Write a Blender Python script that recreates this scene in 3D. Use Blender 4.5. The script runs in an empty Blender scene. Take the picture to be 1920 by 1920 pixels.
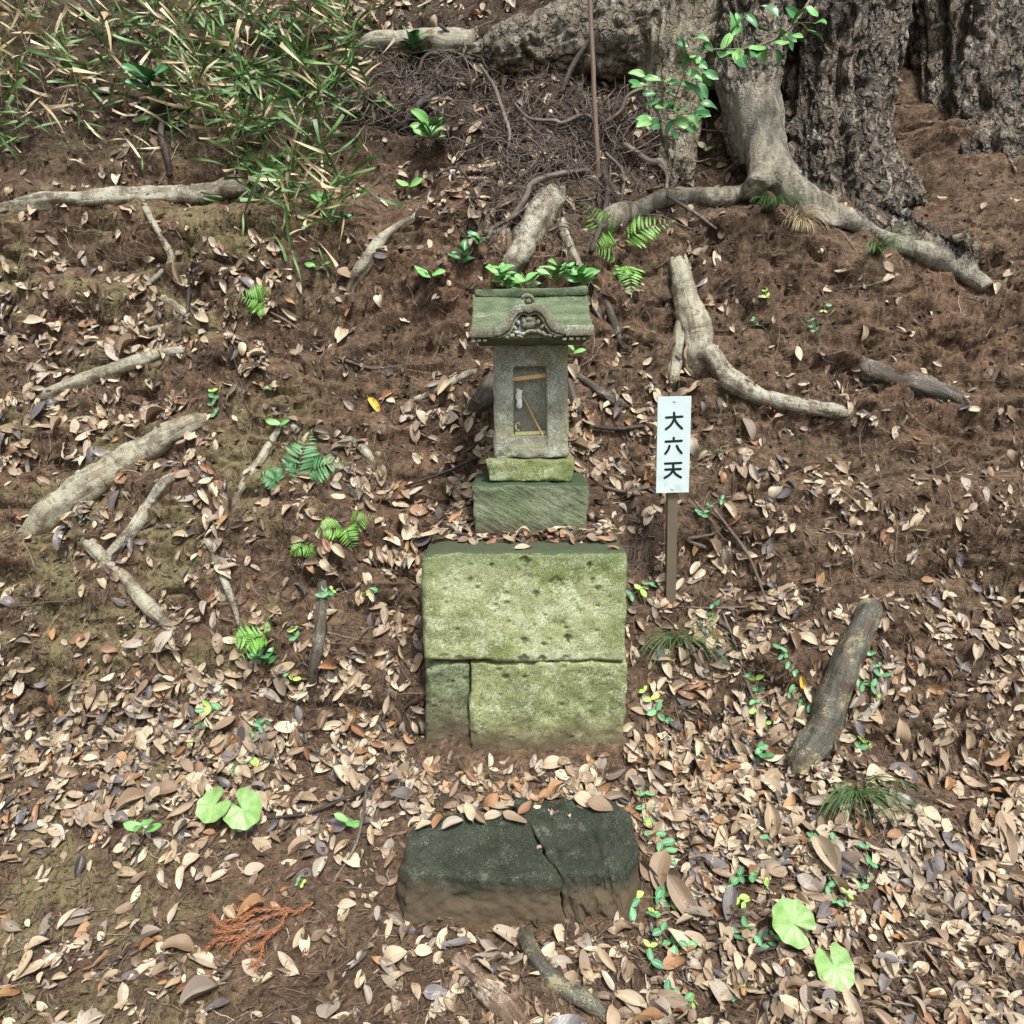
import bpy, math, random
import numpy as np
from mathutils import Vector, Matrix
from mathutils.bvhtree import BVHTree

random.seed(7)
RNG = np.random.default_rng(11)
S = bpy.context.scene
COL = S.collection

# ------------------------------------------------------------------ camera, sky, sun, exposure
PITCH = math.radians(12.0)
FPX = 1350.0
CAMZ = 1.5
cam_d = bpy.data.cameras.new("camera")
cam = bpy.data.objects.new("camera", cam_d)
COL.objects.link(cam)
cam.location = (0, 0, CAMZ)
cam.rotation_euler = (math.pi / 2 - PITCH, 0, 0)
cam_d.sensor_width = 36
cam_d.lens = 36 * FPX / 1920
cam_d.clip_start = 0.02
cam_d.clip_end = 200
S.camera = cam

SUN_EL, SUN_AZ = 60.0, 156.0          # azimuth measured from +Y clockwise: behind the camera, a little to the right
W = bpy.data.worlds.new("World")
S.world = W
W.use_nodes = True
wn = W.node_tree
bg = wn.nodes["Background"]
sky = wn.nodes.new("ShaderNodeTexSky")
sky.sky_type = 'NISHITA'
sky.sun_disc = False
sky.sun_elevation = math.radians(SUN_EL)
sky.sun_rotation = math.radians(SUN_AZ)
sky.air_density = 1.0
sky.dust_density = 3.0
hs = wn.nodes.new("ShaderNodeHueSaturation")
hs.inputs["Saturation"].default_value = 0.25      # cloudy sky: the same dome, nearly colourless
wn.links.new(sky.outputs[0], hs.inputs["Color"])
wn.links.new(hs.outputs[0], bg.inputs[0])
bg.inputs[1].default_value = 0.055

sun_d = bpy.data.lights.new("sun", 'SUN')
sun_d.energy = 1.5
sun_d.angle = math.radians(11)
sun_d.color = (1.0, 0.96, 0.9)
sun = bpy.data.objects.new("sun", sun_d)
COL.objects.link(sun)
el, az = math.radians(SUN_EL), math.radians(SUN_AZ)
sdir = Vector((math.sin(az) * math.cos(el), math.cos(az) * math.cos(el), math.sin(el)))
sun.rotation_euler = sdir.to_track_quat('Z', 'Y').to_euler()
sun.location = sdir * 20

S.view_settings.view_transform = 'Standard'
S.view_settings.look = 'None'
S.view_settings.gamma = 1
S.view_settings.use_curve_mapping = False
S.view_settings.exposure = 2.02
S.render.engine = 'CYCLES'
S.cycles.use_denoising = True
S.cycles.max_bounces = 6
S.cycles.diffuse_bounces = 4

# ------------------------------------------------------------------ numpy noise
def _hash(ix, iy, iz, seed):
    h = (ix.astype(np.int64) * 374761393 + iy.astype(np.int64) * 668265263 + iz.astype(np.int64) * 2147483647 + seed * 974711) & 0xffffffff
    h = ((h ^ (h >> 13)) * 1274126177) & 0xffffffff
    h = ((h ^ (h >> 16)) * 2246822519) & 0xffffffff
    return ((h ^ (h >> 15)) & 0xffff) / 32767.5 - 1.0

def vnoise(p, seed=0):
    p = np.asarray(p, float)
    i = np.floor(p)
    f = p - i
    f = f * f * f * (f * (f * 6 - 15) + 10)
    x, y, z = i[:, 0], i[:, 1], i[:, 2]
    r = 0
    for dx in (0, 1):
        wx = f[:, 0] if dx else 1 - f[:, 0]
        for dy in (0, 1):
            wy = f[:, 1] if dy else 1 - f[:, 1]
            for dz in (0, 1):
                wz = f[:, 2] if dz else 1 - f[:, 2]
                r = r + wx * wy * wz * _hash(x + dx, y + dy, z + dz, seed)
    return r

def fbm(p, octv=4, gain=0.5, seed=0):
    p = np.asarray(p, float)
    a, r = 1.0, 0
    for o in range(octv):
        r = r + a * vnoise(p * (2.03 ** o) + 17.3 * o, seed + o)
        a *= gain
    return r

def sstep(a, b, x):
    t = np.clip((x - a) / (b - a), 0, 1)
    return t * t * (3 - 2 * t)

def cross(a, b):
    a0, a1, a2 = a; b0, b1, b2 = b
    return np.array((a1 * b2 - a2 * b1, a2 * b0 - a0 * b2, a0 * b1 - a1 * b0))

# ------------------------------------------------------------------ object helpers
def tag(o, label=None, cat=None, group=None, kind=None):
    if label: o["label"] = label
    if cat: o["category"] = cat
    if group: o["group"] = group
    if kind: o["kind"] = kind
    return o

def mk_mesh(name, verts, faces, mats, smooth=True, midx=None, uvs=None):
    me = bpy.data.meshes.new(name)
    v = np.asarray(verts, float)
    fl = faces.tolist() if isinstance(faces, np.ndarray) else faces
    me.from_pydata(v.tolist(), [], fl)
    for m in (mats if isinstance(mats, (list, tuple)) else [mats]):
        me.materials.append(m)
    if midx is not None:
        me.polygons.foreach_set("material_index", np.asarray(midx, np.int32))
    if smooth:
        me.polygons.foreach_set("use_smooth", np.ones(len(me.polygons), bool))
    if uvs is not None:
        uv = me.uv_layers.new(name="UVMap")
        li = np.empty(len(me.loops), np.int32)
        me.loops.foreach_get("vertex_index", li)
        uv.data.foreach_set("uv", np.asarray(uvs, np.float32)[li].ravel())
    me.update()
    return me

def link(name, me, parent=None, loc=(0, 0, 0)):
    o = bpy.data.objects.new(name, me)
    COL.objects.link(o)
    if parent is not None:
        o.parent = parent
    o.location = loc
    return o

def thing(name, label, cat, base, group=None):
    e = bpy.data.objects.new(name, None)
    COL.objects.link(e)
    e.location = base
    e.empty_display_size = 0.05
    tag(e, label, cat, group)
    e["_b"] = [float(c) for c in base]
    return e

def base_of(o):
    while o.parent is not None:
        o = o.parent
    return np.array(o.location)

def part(name, verts, faces, mat, parent, **k):
    """verts in world coordinates; the part hangs under its thing"""
    v = np.asarray(verts, float) - base_of(parent)
    return link(name, mk_mesh(name, v, faces, mat, **k), parent)

def solo(name, verts, faces, mat, base, label, cat, group=None, **k):
    v = np.asarray(verts, float) - np.array(base)
    o = link(name, mk_mesh(name, v, faces, mat, **k), None, base)
    return tag(o, label, cat, group)

def set_tc(o, tc):
    at = o.data.attributes.new("tc", 'FLOAT_VECTOR', 'POINT')
    at.data.foreach_set("vector", np.asarray(tc, np.float32).ravel())

class MB:
    def __init__(s): s.v, s.f, s.n = [], [], 0
    def add(s, v, f):
        v = np.asarray(v, float)
        s.v.append(v)
        s.f.extend([[i + s.n for i in q] for q in (f.tolist() if isinstance(f, np.ndarray) else f)])
        s.n += len(v)
        return s
    def get(s): return np.concatenate(s.v), s.f

def catmull(P, n):
    P = np.asarray(P, float)
    if len(P) == 2:
        t = np.linspace(0, 1, n)[:, None]
        return P[0] * (1 - t) + P[1] * t
    Q = np.vstack([2 * P[0] - P[1], P, 2 * P[-1] - P[-2]])
    out = []
    u = np.linspace(0, len(P) - 1, n)
    for t in u:
        i = min(int(t), len(P) - 2)
        f = t - i
        a, b, c, d = Q[i], Q[i + 1], Q[i + 2], Q[i + 3]
        out.append(0.5 * (2 * b + (c - a) * f + (2 * a - 5 * b + 4 * c - d) * f * f + (3 * b - a - 3 * c + d) * f ** 3))
    return np.array(out)

def tube(P, R, sides=8, n=None, bump=0.0, bscale=8.0, seed=0, cap=True, flat=1.0):
    """tapered tube through the points P with radii R"""
    P = np.asarray(P, float)
    R = np.asarray(R, float)
    if R.ndim == 0: R = np.full(len(P), float(R))
    if n is None: n = max(3, len(P) * 3)
    C = catmull(P, n)
    r = np.interp(np.linspace(0, 1, n), np.linspace(0, 1, len(R)), R)
    T = np.gradient(C, axis=0)
    T /= np.linalg.norm(T, axis=1)[:, None] + 1e-9
    a = np.array([0, 0, 1.0]) if abs(T[0, 2]) < 0.9 else np.array([1.0, 0, 0])
    N = cross(T[0], a); N /= np.linalg.norm(N)
    ang = np.linspace(0, 2 * math.pi, sides, endpoint=False)
    V = []
    for i in range(n):
        N = N - T[i] * np.dot(N, T[i]); N /= np.linalg.norm(N) + 1e-9
        B = cross(T[i], N)
        V.append(C[i] + r[i] * (np.cos(ang)[:, None] * N + flat * np.sin(ang)[:, None] * B))
    V = np.concatenate(V)
    al = np.concatenate([[0], np.cumsum(np.linalg.norm(np.diff(C, axis=0), axis=1))])
    rm = float(np.mean(r))
    TC = np.stack([np.tile(np.cos(ang), n) * rm, np.tile(np.sin(ang), n) * rm, np.repeat(al, sides)], 1)
    tube.tc = TC
    if bump > 0:
        cc = np.repeat(C, sides, axis=0)
        d = V - cc
        lum = 0.55 * fbm(V * bscale, 4, 0.55, seed) + 0.85 * fbm(np.stack([TC[:, 0] / rm * 2.6, TC[:, 1] / rm * 2.6, TC[:, 2] * 7], 1), 3, 0.6, seed + 3)
        V = cc + d * (1 + bump * lum)[:, None]
    F = []
    for i in range(n - 1):
        for j in range(sides):
            k = (j + 1) % sides
            F.append([i * sides + j, i * sides + k, (i + 1) * sides + k, (i + 1) * sides + j])
    if cap:
        F.append(list(range(sides))[::-1])
        F.append([(n - 1) * sides + j for j in range(sides)])
    return V, F

def ellipsoid(c, r, nu=10, nv=7, rot=None):
    V, F = [], []
    for i in range(nv + 1):
        th = math.pi * i / nv
        for j in range(nu):
            ph = 2 * math.pi * j / nu
            V.append((math.sin(th) * math.cos(ph) * r[0], math.sin(th) * math.sin(ph) * r[1], math.cos(th) * r[2]))
    V = np.array(V)
    if rot is not None: V = V @ np.array(rot).T
    for i in range(nv):
        for j in range(nu):
            k = (j + 1) % nu
            F.append([i * nu + j, (i + 1) * nu + j, (i + 1) * nu + k, i * nu + k])
    return V + np.array(c), F

# ------------------------------------------------------------------ pixels -> rays
CP, SP = math.cos(PITCH), math.sin(PITCH)
CAM = np.array([0, 0, CAMZ])
def ray(px, py):
    a, b = (px - 960) / FPX, -(py - 960) / FPX
    return np.array([a, CP + b * SP, -SP + b * CP])     # unit depth along the camera axis
def at_y(px, py, y):
    """point of the pixel's ray on the vertical plane at distance y"""
    d = ray(px, py)
    return CAM + d * (y / d[1])
def depth_of(p): return float(p[1] * CP + (CAMZ - p[2]) * SP)
def to_px(p):
    d = depth_of(p)
    up = p[1] * SP + (p[2] - CAMZ) * CP
    return 960 + FPX * p[0] / d, 960 - FPX * up / d

# ------------------------------------------------------------------ materials
class NT:
    def __init__(s, name):
        s.m = bpy.data.materials.new(name)
        s.m.use_nodes = True
        s.t = s.m.node_tree
        s.p = s.t.nodes["Principled BSDF"]
        s.co = s.t.nodes.new("ShaderNodeTexCoord")
        s.geo = s.t.nodes.new("ShaderNodeNewGeometry")
        s.obj = s.co.outputs["Object"]
    def n(s, typ, **k):
        nd = s.t.nodes.new(typ)
        for a, b in k.items(): setattr(nd, a, b)
        return nd
    def L(s, a, b): s.t.links.new(a, b)
    def put(s, inp, val):
        if isinstance(val, (int, float)): inp.default_value = val
        elif isinstance(val, tuple): inp.default_value = (*val, 1) if (len(val) == 3 and inp.type == 'RGBA') else val
        else: s.L(val, inp)
    def mapv(s, vec=None, scale=(1, 1, 1), rot=(0, 0, 0), loc=(0, 0, 0), mode='POINT'):
        nd = s.n("ShaderNodeMapping", vector_type=mode)
        s.L(vec or s.obj, nd.inputs[0])
        nd.inputs["Scale"].default_value = scale
        nd.inputs["Rotation"].default_value = rot
        nd.inputs["Location"].default_value = loc
        return nd.outputs[0]
    def noise(s, scale, detail=4, rough=0.55, vec=None, dist=0.0):
        nd = s.n("ShaderNodeTexNoise")
        s.L(vec or s.obj, nd.inputs["Vector"])
        nd.inputs["Scale"].default_value = scale
        nd.inputs["Detail"].default_value = detail
        nd.inputs["Roughness"].default_value = rough
        nd.inputs["Distortion"].default_value = dist
        return nd.outputs["Fac"]
    def voro(s, scale, vec=None, feature='F1'):
        nd = s.n("ShaderNodeTexVoronoi", feature=feature)
        s.L(vec or s.obj, nd.inputs["Vector"])
        nd.inputs["Scale"].default_value = scale
        return nd.outputs["Distance"]
    def ramp(s, fac, stops, interp='LINEAR'):
        nd = s.n("ShaderNodeValToRGB")
        s.L(fac, nd.inputs[0])
        cr = nd.color_ramp
        cr.interpolation = interp
        while len(cr.elements) < len(stops): cr.elements.new(0.5)
        for e, (p, c) in zip(cr.elements, stops):
            e.position = p
            e.color = (c, c, c, 1) if isinstance(c, (int, float)) else (*c, 1)
        return nd.outputs[0]
    def mix(s, fac, a, b, mode='MIX'):
        nd = s.n("ShaderNodeMix", data_type='RGBA', blend_type=mode)
        s.put(nd.inputs[0], fac); s.put(nd.inputs[6], a); s.put(nd.inputs[7], b)
        return nd.outputs[2]
    def math(s, op, a, b=None, c=None, clamp=False):
        nd = s.n("ShaderNodeMath", operation=op, use_clamp=clamp)
        s.put(nd.inputs[0], a)
        if b is not None: s.put(nd.inputs[1], b)
        if c is not None: s.put(nd.inputs[2], c)
        return nd.outputs[0]
    def rng(s, x, a, b, c=0.0, d=1.0):
        nd = s.n("ShaderNodeMapRange", interpolation_type='SMOOTHSTEP')
        s.put(nd.inputs[0], x)
        for i, q in enumerate((a, b, c, d)): nd.inputs[i + 1].default_value = q
        return nd.outputs[0]
    def sep(s, vec):
        nd = s.n("ShaderNodeSeparateXYZ"); s.L(vec, nd.inputs[0]); return nd.outputs
    def bump(s, h, strength=0.5, dist=0.01, nrm=None):
        nd = s.n("ShaderNodeBump")
        nd.inputs["Strength"].default_value = strength
        nd.inputs["Distance"].default_value = dist
        s.L(h, nd.inputs["Height"])
        if nrm is not None: s.L(nrm, nd.inputs["Normal"])
        return nd.outputs[0]
    def attr(s, name, out="Fac"):
        nd = s.n("ShaderNodeAttribute"); nd.attribute_name = name; return nd.outputs[out]
    def rand(s):
        oi = s.n("ShaderNodeObjectInfo")
        x = s.math('ADD', oi.outputs["Random"], s.geo.outputs["Random Per Island"])
        return s.math('FRACT', x)
    def out(s, col, rough=0.8, nrm=None, spec=0.3, **k):
        s.put(s.p.inputs["Base Color"], col)
        s.put(s.p.inputs["Roughness"], rough)
        s.put(s.p.inputs["Specular IOR Level"], spec)
        if nrm is not None: s.L(nrm, s.p.inputs["Normal"])
        return s.m

def plain(name, col, rough=0.7, var=0.25, scale=60, bump=0.2, spec=0.3):
    s = NT(name)
    n = s.noise(scale, 4)
    c = s.mix(n, tuple(x * (1 - var) for x in col), tuple(min(1, x * (1 + var)) for x in col))
    return s.out(c, rough, s.bump(n, bump, 0.002), spec)

def soil_mat():
    s = NT("soil")
    big = s.noise(2.2, 5, 0.6)
    mid = s.noise(14, 5, 0.65)
    fin = s.noise(90, 5, 0.7)
    col = s.ramp(mid, [(0.28, (0.046, 0.029, 0.019)), (0.44, (0.100, 0.063, 0.040)), (0.58, (0.155, 0.100, 0.063)), (0.72, (0.235, 0.162, 0.104))])
    col = s.mix(s.rng(big, 0.5, 0.68, 0, 0.55), col, (0.160, 0.088, 0.052))        # redder clay
    ho = s.noise(3.6, 4, 0.6, s.mapv(loc=(4, 9, 2)))
    col = s.mix(s.rng(ho, 0.54, 0.70, 0, 0.7), col, (0.042, 0.029, 0.021))       # dark humus
    # algae film: ochre-olive patches, mostly on the left end of the bank
    x = s.sep(s.obj)[0]
    left = s.rng(x, -0.60, -1.05)
    mo = s.noise(4.5, 5, 0.62, s.mapv(loc=(1, 3, 7)))
    mossf = s.math('MULTIPLY', s.rng(mo, 0.46, 0.58), s.math('ADD', s.math('MULTIPLY', left, 0.72), 0.08), clamp=True)
    col = s.mix(mossf, col, s.mix(fin, (0.12, 0.105, 0.045), (0.27, 0.24, 0.12)))
    speck = s.rng(s.noise(330, 2, 0.5), 0.62, 0.74)
    col = s.mix(s.math('MULTIPLY', speck, 0.45), col, (0.33, 0.24, 0.16))
    col = s.mix(s.rng(fin, 0.42, 0.30, 0, 0.6), col, (0.035, 0.023, 0.016))
    strk = s.noise(48, 5, 0.65, s.mapv(scale=(1, 1, 0.12)))
    nyz = s.sep(s.geo.outputs["Normal"])[2]
    stp = s.rng(nyz, 0.75, 0.45)
    col = s.mix(s.math('MULTIPLY', s.rng(strk, 0.50, 0.36), s.math('MULTIPLY', stp, 0.7)), col, (0.045, 0.027, 0.018))
    col = s.mix(s.math('MULTIPLY', s.rng(strk, 0.54, 0.68), s.math('MULTIPLY', stp, 0.4)), col, (0.27, 0.165, 0.105))
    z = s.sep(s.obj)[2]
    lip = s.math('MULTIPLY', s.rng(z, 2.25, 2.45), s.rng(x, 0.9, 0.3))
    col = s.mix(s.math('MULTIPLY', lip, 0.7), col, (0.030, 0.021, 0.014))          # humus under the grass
    gr = s.noise(55, 6, 0.75, s.mapv(loc=(7, 2, 5)))
    col = s.mix(s.rng(gr, 0.49, 0.36, 0, 0.85), col, (0.026, 0.017, 0.012))
    col = s.mix(s.rng(gr, 0.54, 0.66, 0, 0.6), col, (0.33, 0.225, 0.145))
    h = s.math('ADD', s.math('MULTIPLY', mid, 0.5), s.math('ADD', s.math('MULTIPLY', fin, 0.4), s.math('MULTIPLY', strk, 0.3)))
    nb = s.bump(h, 1.0, 0.03)
    nb = s.bump(gr, 0.9, 0.012, nb)
    nb = s.bump(s.noise(230, 3, 0.6), 0.7, 0.005, nb)
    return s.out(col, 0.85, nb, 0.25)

def leaf_mat(name, stops, rough=0.46, spot=(0.10, 0.06, 0.035), vein=0.8):
    s = NT(name)
    r = s.rand()
    col = s.ramp(r, stops)
    uv = s.sep(s.co.outputs["UV"])
    du = s.math('ABSOLUTE', s.math('SUBTRACT', uv[0], 0.5))
    rib = s.rng(du, 0.025, 0.06, 1, 0)
    w = s.math('SINE', s.math('MULTIPLY', s.math('SUBTRACT', uv[1], s.math('MULTIPLY', du, 0.45)), 70.0))
    w = s.rng(w, 0.8, 1.0)
    col = s.mix(s.math('MULTIPLY', rib, 0.45), col, s.mix(0.5, col, (0.12, 0.07, 0.04)))
    col = s.mix(s.math('MULTIPLY', w, 0.22), col, (0.15, 0.09, 0.05))
    n = s.noise(75, 4, 0.65)
    col = s.mix(s.rng(n, 0.54, 0.72, 0, 0.55), col, spot)
    col = s.mix(s.rng(s.noise(25, 3), 0.4, 0.7, 0, 0.14), col, (0.28, 0.19, 0.11))
    h = s.math('ADD', s.math('MULTIPLY', rib, 0.6), s.math('ADD', s.math('MULTIPLY', w, 0.3), n))
    return s.out(col, rough, s.bump(h, 0.4, 0.003), 0.45)

def green_mat(name, a, b, vein=None, rough=0.42):
    s = NT(name)
    r = s.rand()
    col = s.mix(r, a, b)
    uv = s.sep(s.co.outputs["UV"])
    du = s.math('ABSOLUTE', s.math('SUBTRACT', uv[0], 0.5))
    rib = s.rng(du, 0.02, 0.07, 1, 0)
    w = s.rng(s.math('SINE', s.math('MULTIPLY', s.math('SUBTRACT', uv[1], s.math('MULTIPLY', du, 0.8)), 45.0)), 0.75, 1.0)
    if vein:
        col = s.mix(s.math('MULTIPLY', rib, 0.7), col, vein)
        col = s.mix(s.math('MULTIPLY', w, 0.3), col, vein)
    n = s.noise(60, 3)
    col = s.mix(s.rng(n, 0.3, 0.7, 0, 0.3), col, tuple(x * 0.55 for x in a))
    m = s.out(col, rough, s.bump(s.math('ADD', rib, w), 0.25, 0.0015), 0.4)
    s.put(s.p.inputs["Subsurface Weight"], 0.0)
    return m

def bark_mat(name, dark, mid, pale, lich=(0.45, 0.46, 0.38), lo=0.5, wet=0.55, stretch=None, furrow=True):
    """bark running along the stem: the tc attribute holds round-the-stem and along-the-stem metres"""
    s = NT(name)
    tc = s.attr("tc", "Vector") if furrow else s.obj
    a = s.noise(70, 6, 0.68, s.mapv(tc, scale=(1, 1, 0.16)), 0.4)
    b = s.noise(150, 5, 0.7)
    rings = s.noise(85, 3, 0.5, s.mapv(tc, scale=(0.18, 0.18, 1)))
    big = s.noise(10, 4, 0.6)
    col = s.ramp(s.math('ADD', s.math('MULTIPLY', a, 0.7), s.math('MULTIPLY', big, 0.3)), [(0.34, dark), (0.5, mid), (0.66, pale)])
    col = s.mix(s.rng(b, 0.47, 0.33, 0, 0.8), col, dark)
    li = s.rng(s.math('ADD', s.math('MULTIPLY', s.noise(13, 5, 0.7), 0.62), s.math('MULTIPLY', s.noise(190, 4, 0.65), 0.38)), lo, lo + 0.06)
    col = s.mix(s.math('MULTIPLY', li, 0.75), col, s.mix(b, tuple(x * 0.5 for x in lich), lich))
    col = s.mix(s.rng(rings, 0.40, 0.30, 0, 0.5), col, dark)
    low = s.sep(s.geo.outputs["Normal"])[2]
    soil = s.math('MULTIPLY', s.rng(s.noise(16, 5, 0.7, s.mapv(loc=(3, 3, 3))), 0.50, 0.62), 0.75)
    col = s.mix(soil, col, s.mix(b, (0.035, 0.022, 0.015), (0.12, 0.08, 0.052)))      # earth still clinging to it
    h = s.math('ADD', a, s.math('ADD', s.math('MULTIPLY', b, 0.5), s.math('MULTIPLY', rings, 0.4)))
    return s.out(col, wet, s.bump(h, 0.8, 0.008), 0.35)

def tree_mat():
    s = NT("old_tree_bark")
    rough = s.attr("rough")
    tint = s.attr("pale")
    fis = s.attr("fissure")
    v = s.mapv(scale=(1, 1, 0.35))
    a = s.noise(26, 6, 0.7, v, 0.6)
    b = s.noise(110, 5, 0.7)
    wv = s.n("ShaderNodeVectorMath", operation='ADD')
    nz = s.n("ShaderNodeTexNoise"); s.L(s.obj, nz.inputs["Vector"]); nz.inputs["Scale"].default_value = 18; nz.inputs["Detail"].default_value = 4
    sc_ = s.n("ShaderNodeVectorMath", operation='SCALE'); s.L(nz.outputs["Color"], sc_.inputs[0]); sc_.inputs["Scale"].default_value = 0.09
    s.L(s.obj, wv.inputs[0]); s.L(sc_.outputs[0], wv.inputs[1])
    crk_ = s.voro(21, s.mapv(wv.outputs[0], scale=(1, 1, 0.38)), 'DISTANCE_TO_EDGE')
    crack = s.rng(crk_, 0.02, 0.20, 1, 0)
    rcol = s.ramp(s.math('ADD', s.math('MULTIPLY', a, 0.6), s.math('MULTIPLY', b, 0.4)), [(0.36, (0.028, 0.020, 0.014)), (0.46, (0.095, 0.069, 0.047)), (0.54, (0.20, 0.155, 0.105)), (0.63, (0.42, 0.36, 0.26))])
    rcol = s.mix(s.math('MULTIPLY', crack, 0.72), rcol, (0.012, 0.009, 0.007))
    scol = s.ramp(a, [(0.32, (0.075, 0.066, 0.05)), (0.46, (0.19, 0.176, 0.135)), (0.62, (0.40, 0.38, 0.30))])
    pcol = s.ramp(a, [(0.30, (0.06, 0.045, 0.03)), (0.46, (0.20, 0.17, 0.11)), (0.66, (0.38, 0.34, 0.23))])
    col = s.mix(rough, scol, rcol)
    col = s.mix(tint, col, pcol)
    fl = s.rng(s.noise(150, 3, 0.6), 0.60, 0.68)
    col = s.mix(s.math('MULTIPLY', fl, 0.6), col, (0.42, 0.40, 0.32))
    whit = s.math('MULTIPLY', s.rng(s.noise(14, 5, 0.7, s.mapv(loc=(3, 1, 0), scale=(1, 1, 0.5))), 0.60, 0.64), 0.7)
    col = s.mix(s.math('MULTIPLY', whit, rough), col, (0.52, 0.54, 0.50))
    col = s.mix(s.math('MULTIPLY', fis, 0.6), col, (0.012, 0.009, 0.007))
    h = s.math('ADD', s.math('SUBTRACT', a, s.math('MULTIPLY', s.math('MULTIPLY', crack, rough), 1.2)), s.math('MULTIPLY', b, 0.6))
    rr = s.math('SUBTRACT', 0.55, s.math('MULTIPLY', s.math('SUBTRACT', 1.0, rough), 0.30))
    return s.out(col, rr, s.bump(h, 1.0, 0.02), 0.5)

def stone_mat(name, lo, hi, moss=None, top=None, stain=None, chisel=0.0, grain=170, spk=0.5, white=None, streak=0.0, rough=0.85, edge=None):
    """lo/hi base tones; moss=(colour, amount, scale); top=moss colour on upward faces;
    stain=(colour, z0, z1) earth splashed up from the foot (z relative to the thing's base)"""
    s = NT(name)
    g = s.noise(grain, 4, 0.7)
    m = s.noise(7, 6, 0.65)
    col = s.mix(s.rng(m, 0.32, 0.68), lo, hi)
    if moss:
        mf = s.rng(s.noise(moss[2], 6, 0.68, s.mapv(loc=(5, 2, 1))), 0.62 - 0.3 * moss[1], 0.78 - 0.3 * moss[1])
        col = s.mix(mf, col, moss[0])
    if white:
        wf = s.rng(s.math('ADD', s.math('MULTIPLY', s.noise(white[2], 5, 0.65, s.mapv(loc=(2, 8, 3))), 0.7), s.math('MULTIPLY', s.noise(190, 3, 0.6), 0.5)), 0.68 - 0.2 * white[1], 0.76 - 0.2 * white[1])
        col = s.mix(s.math('MULTIPLY', wf, 0.85), col, white[0])
    if streak:
        st = s.noise(12, 5, 0.6, s.mapv(scale=(0.5, 1, 3)))
        col = s.mix(s.rng(st, 0.4, 0.7, 0, streak), col, tuple(x * 0.45 for x in lo))
    if edge:
        ez = s.math('ADD', s.sep(s.obj)[2], s.math('MULTIPLY', s.math('SUBTRACT', s.noise(11, 5, 0.65), 0.5), 0.16))
        ex = s.math('ADD', s.math('ABSOLUTE', s.sep(s.obj)[0]), s.math('MULTIPLY', s.math('SUBTRACT', s.noise(9, 5, 0.65), 0.5), 0.2))
        ef = s.math('MAXIMUM', s.rng(ez, edge[1], edge[2]), s.rng(ex, 0.24, 0.36, 0, 0.7))
        col = s.mix(s.math('MULTIPLY', ef, 0.8), col, edge[0])
    # mineral speckle
    col = s.mix(s.rng(g, 0.52, 0.36, 0, spk), col, tuple(x * 0.32 for x in lo))
    col = s.mix(s.rng(s.noise(300, 2, 0.5, s.mapv(loc=(1, 1, 4))), 0.60, 0.72, 0, spk * 0.9), col, tuple(min(0.8, x * 1.7 + 0.06) for x in hi))
    if top:
        nz = s.sep(s.geo.outputs["Normal"])[2]
        tf = s.rng(s.math('ADD', nz, s.math('MULTIPLY', s.math('SUBTRACT', m, 0.5), 0.9)), 0.25, 0.7)
        col = s.mix(tf, col, s.mix(g, tuple(x * 0.5 for x in top), top))
    if stain:
        z = s.sep(s.obj)[2]
        zz = s.math('ADD', z, s.math('MULTIPLY', s.math('SUBTRACT', s.noise(9, 6, 0.65), 0.5), stain[3] if len(stain) > 3 else 0.12))
        sf = s.rng(zz, stain[2], stain[1])
        col = s.mix(s.math('MULTIPLY', sf, 0.92), col, s.mix(g, tuple(x * 0.5 for x in stain[0]), stain[0]))
    h = s.math('ADD', s.math('MULTIPLY', g, 0.5), s.math('MULTIPLY', s.noise(45, 5, 0.65), 0.8))
    nb = s.bump(h, 0.6, 0.004)
    if chisel:
        ch = s.noise(42, 4, 0.6, s.mapv(rot=(0, math.radians(32), 0), scale=(2.6, 1, 0.6), mode='TEXTURE'))
        nb = s.bump(ch, chisel, 0.012, nb)
        col = s.mix(s.rng(ch, 0.48, 0.32, 0, 0.35), col, tuple(x * 0.35 for x in lo))
    return s.out(col, rough, nb, 0.2)

M_SOIL = soil_mat()
M_LEAF = {
    "pale tan": leaf_mat("leaf_tan", [(0, (0.27, 0.200, 0.125)), (0.3, (0.42, 0.340, 0.235)), (0.6, (0.34, 0.280, 0.208)), (1, (0.52, 0.44, 0.31))]),
    "light brown": leaf_mat("leaf_brown", [(0, (0.145, 0.096, 0.060)), (0.4, (0.25, 0.182, 0.120)), (0.7, (0.19, 0.142, 0.10)), (1, (0.33, 0.245, 0.155))]),
    "russet": leaf_mat("leaf_russet", [(0, (0.17, 0.080, 0.042)), (0.5, (0.26, 0.135, 0.065)), (1, (0.33, 0.19, 0.09))]),
    "grey": leaf_mat("leaf_grey", [(0, (0.15, 0.122, 0.098)), (0.5, (0.25, 0.213, 0.172)), (1, (0.36, 0.312, 0.258))], 0.42),
    "dark slate": leaf_mat("leaf_slate", [(0, (0.035, 0.032, 0.034)), (0.5, (0.085, 0.078, 0.082)), (1, (0.13, 0.12, 0.125))], 0.35, (0.03, 0.025, 0.02)),
    "yellow": leaf_mat("leaf_yellow", [(0, (0.55, 0.33, 0.04)), (1, (0.62, 0.42, 0.06))], 0.45, (0.35, 0.16, 0.03)),
}
M_LEAF["rotted"] = leaf_mat("leaf_rotted", [(0, (0.028, 0.018, 0.012)), (0.5, (0.07, 0.046, 0.031)), (0.8, (0.12, 0.082, 0.056)), (1, (0.17, 0.125, 0.09))], 0.5, (0.02, 0.013, 0.009))
LEAF_KEYS = ["pale tan", "light brown", "russet", "grey", "dark slate"]
M_FERN_Y = green_mat("fern_bright", (0.11, 0.27, 0.045), (0.18, 0.36, 0.07))
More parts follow.
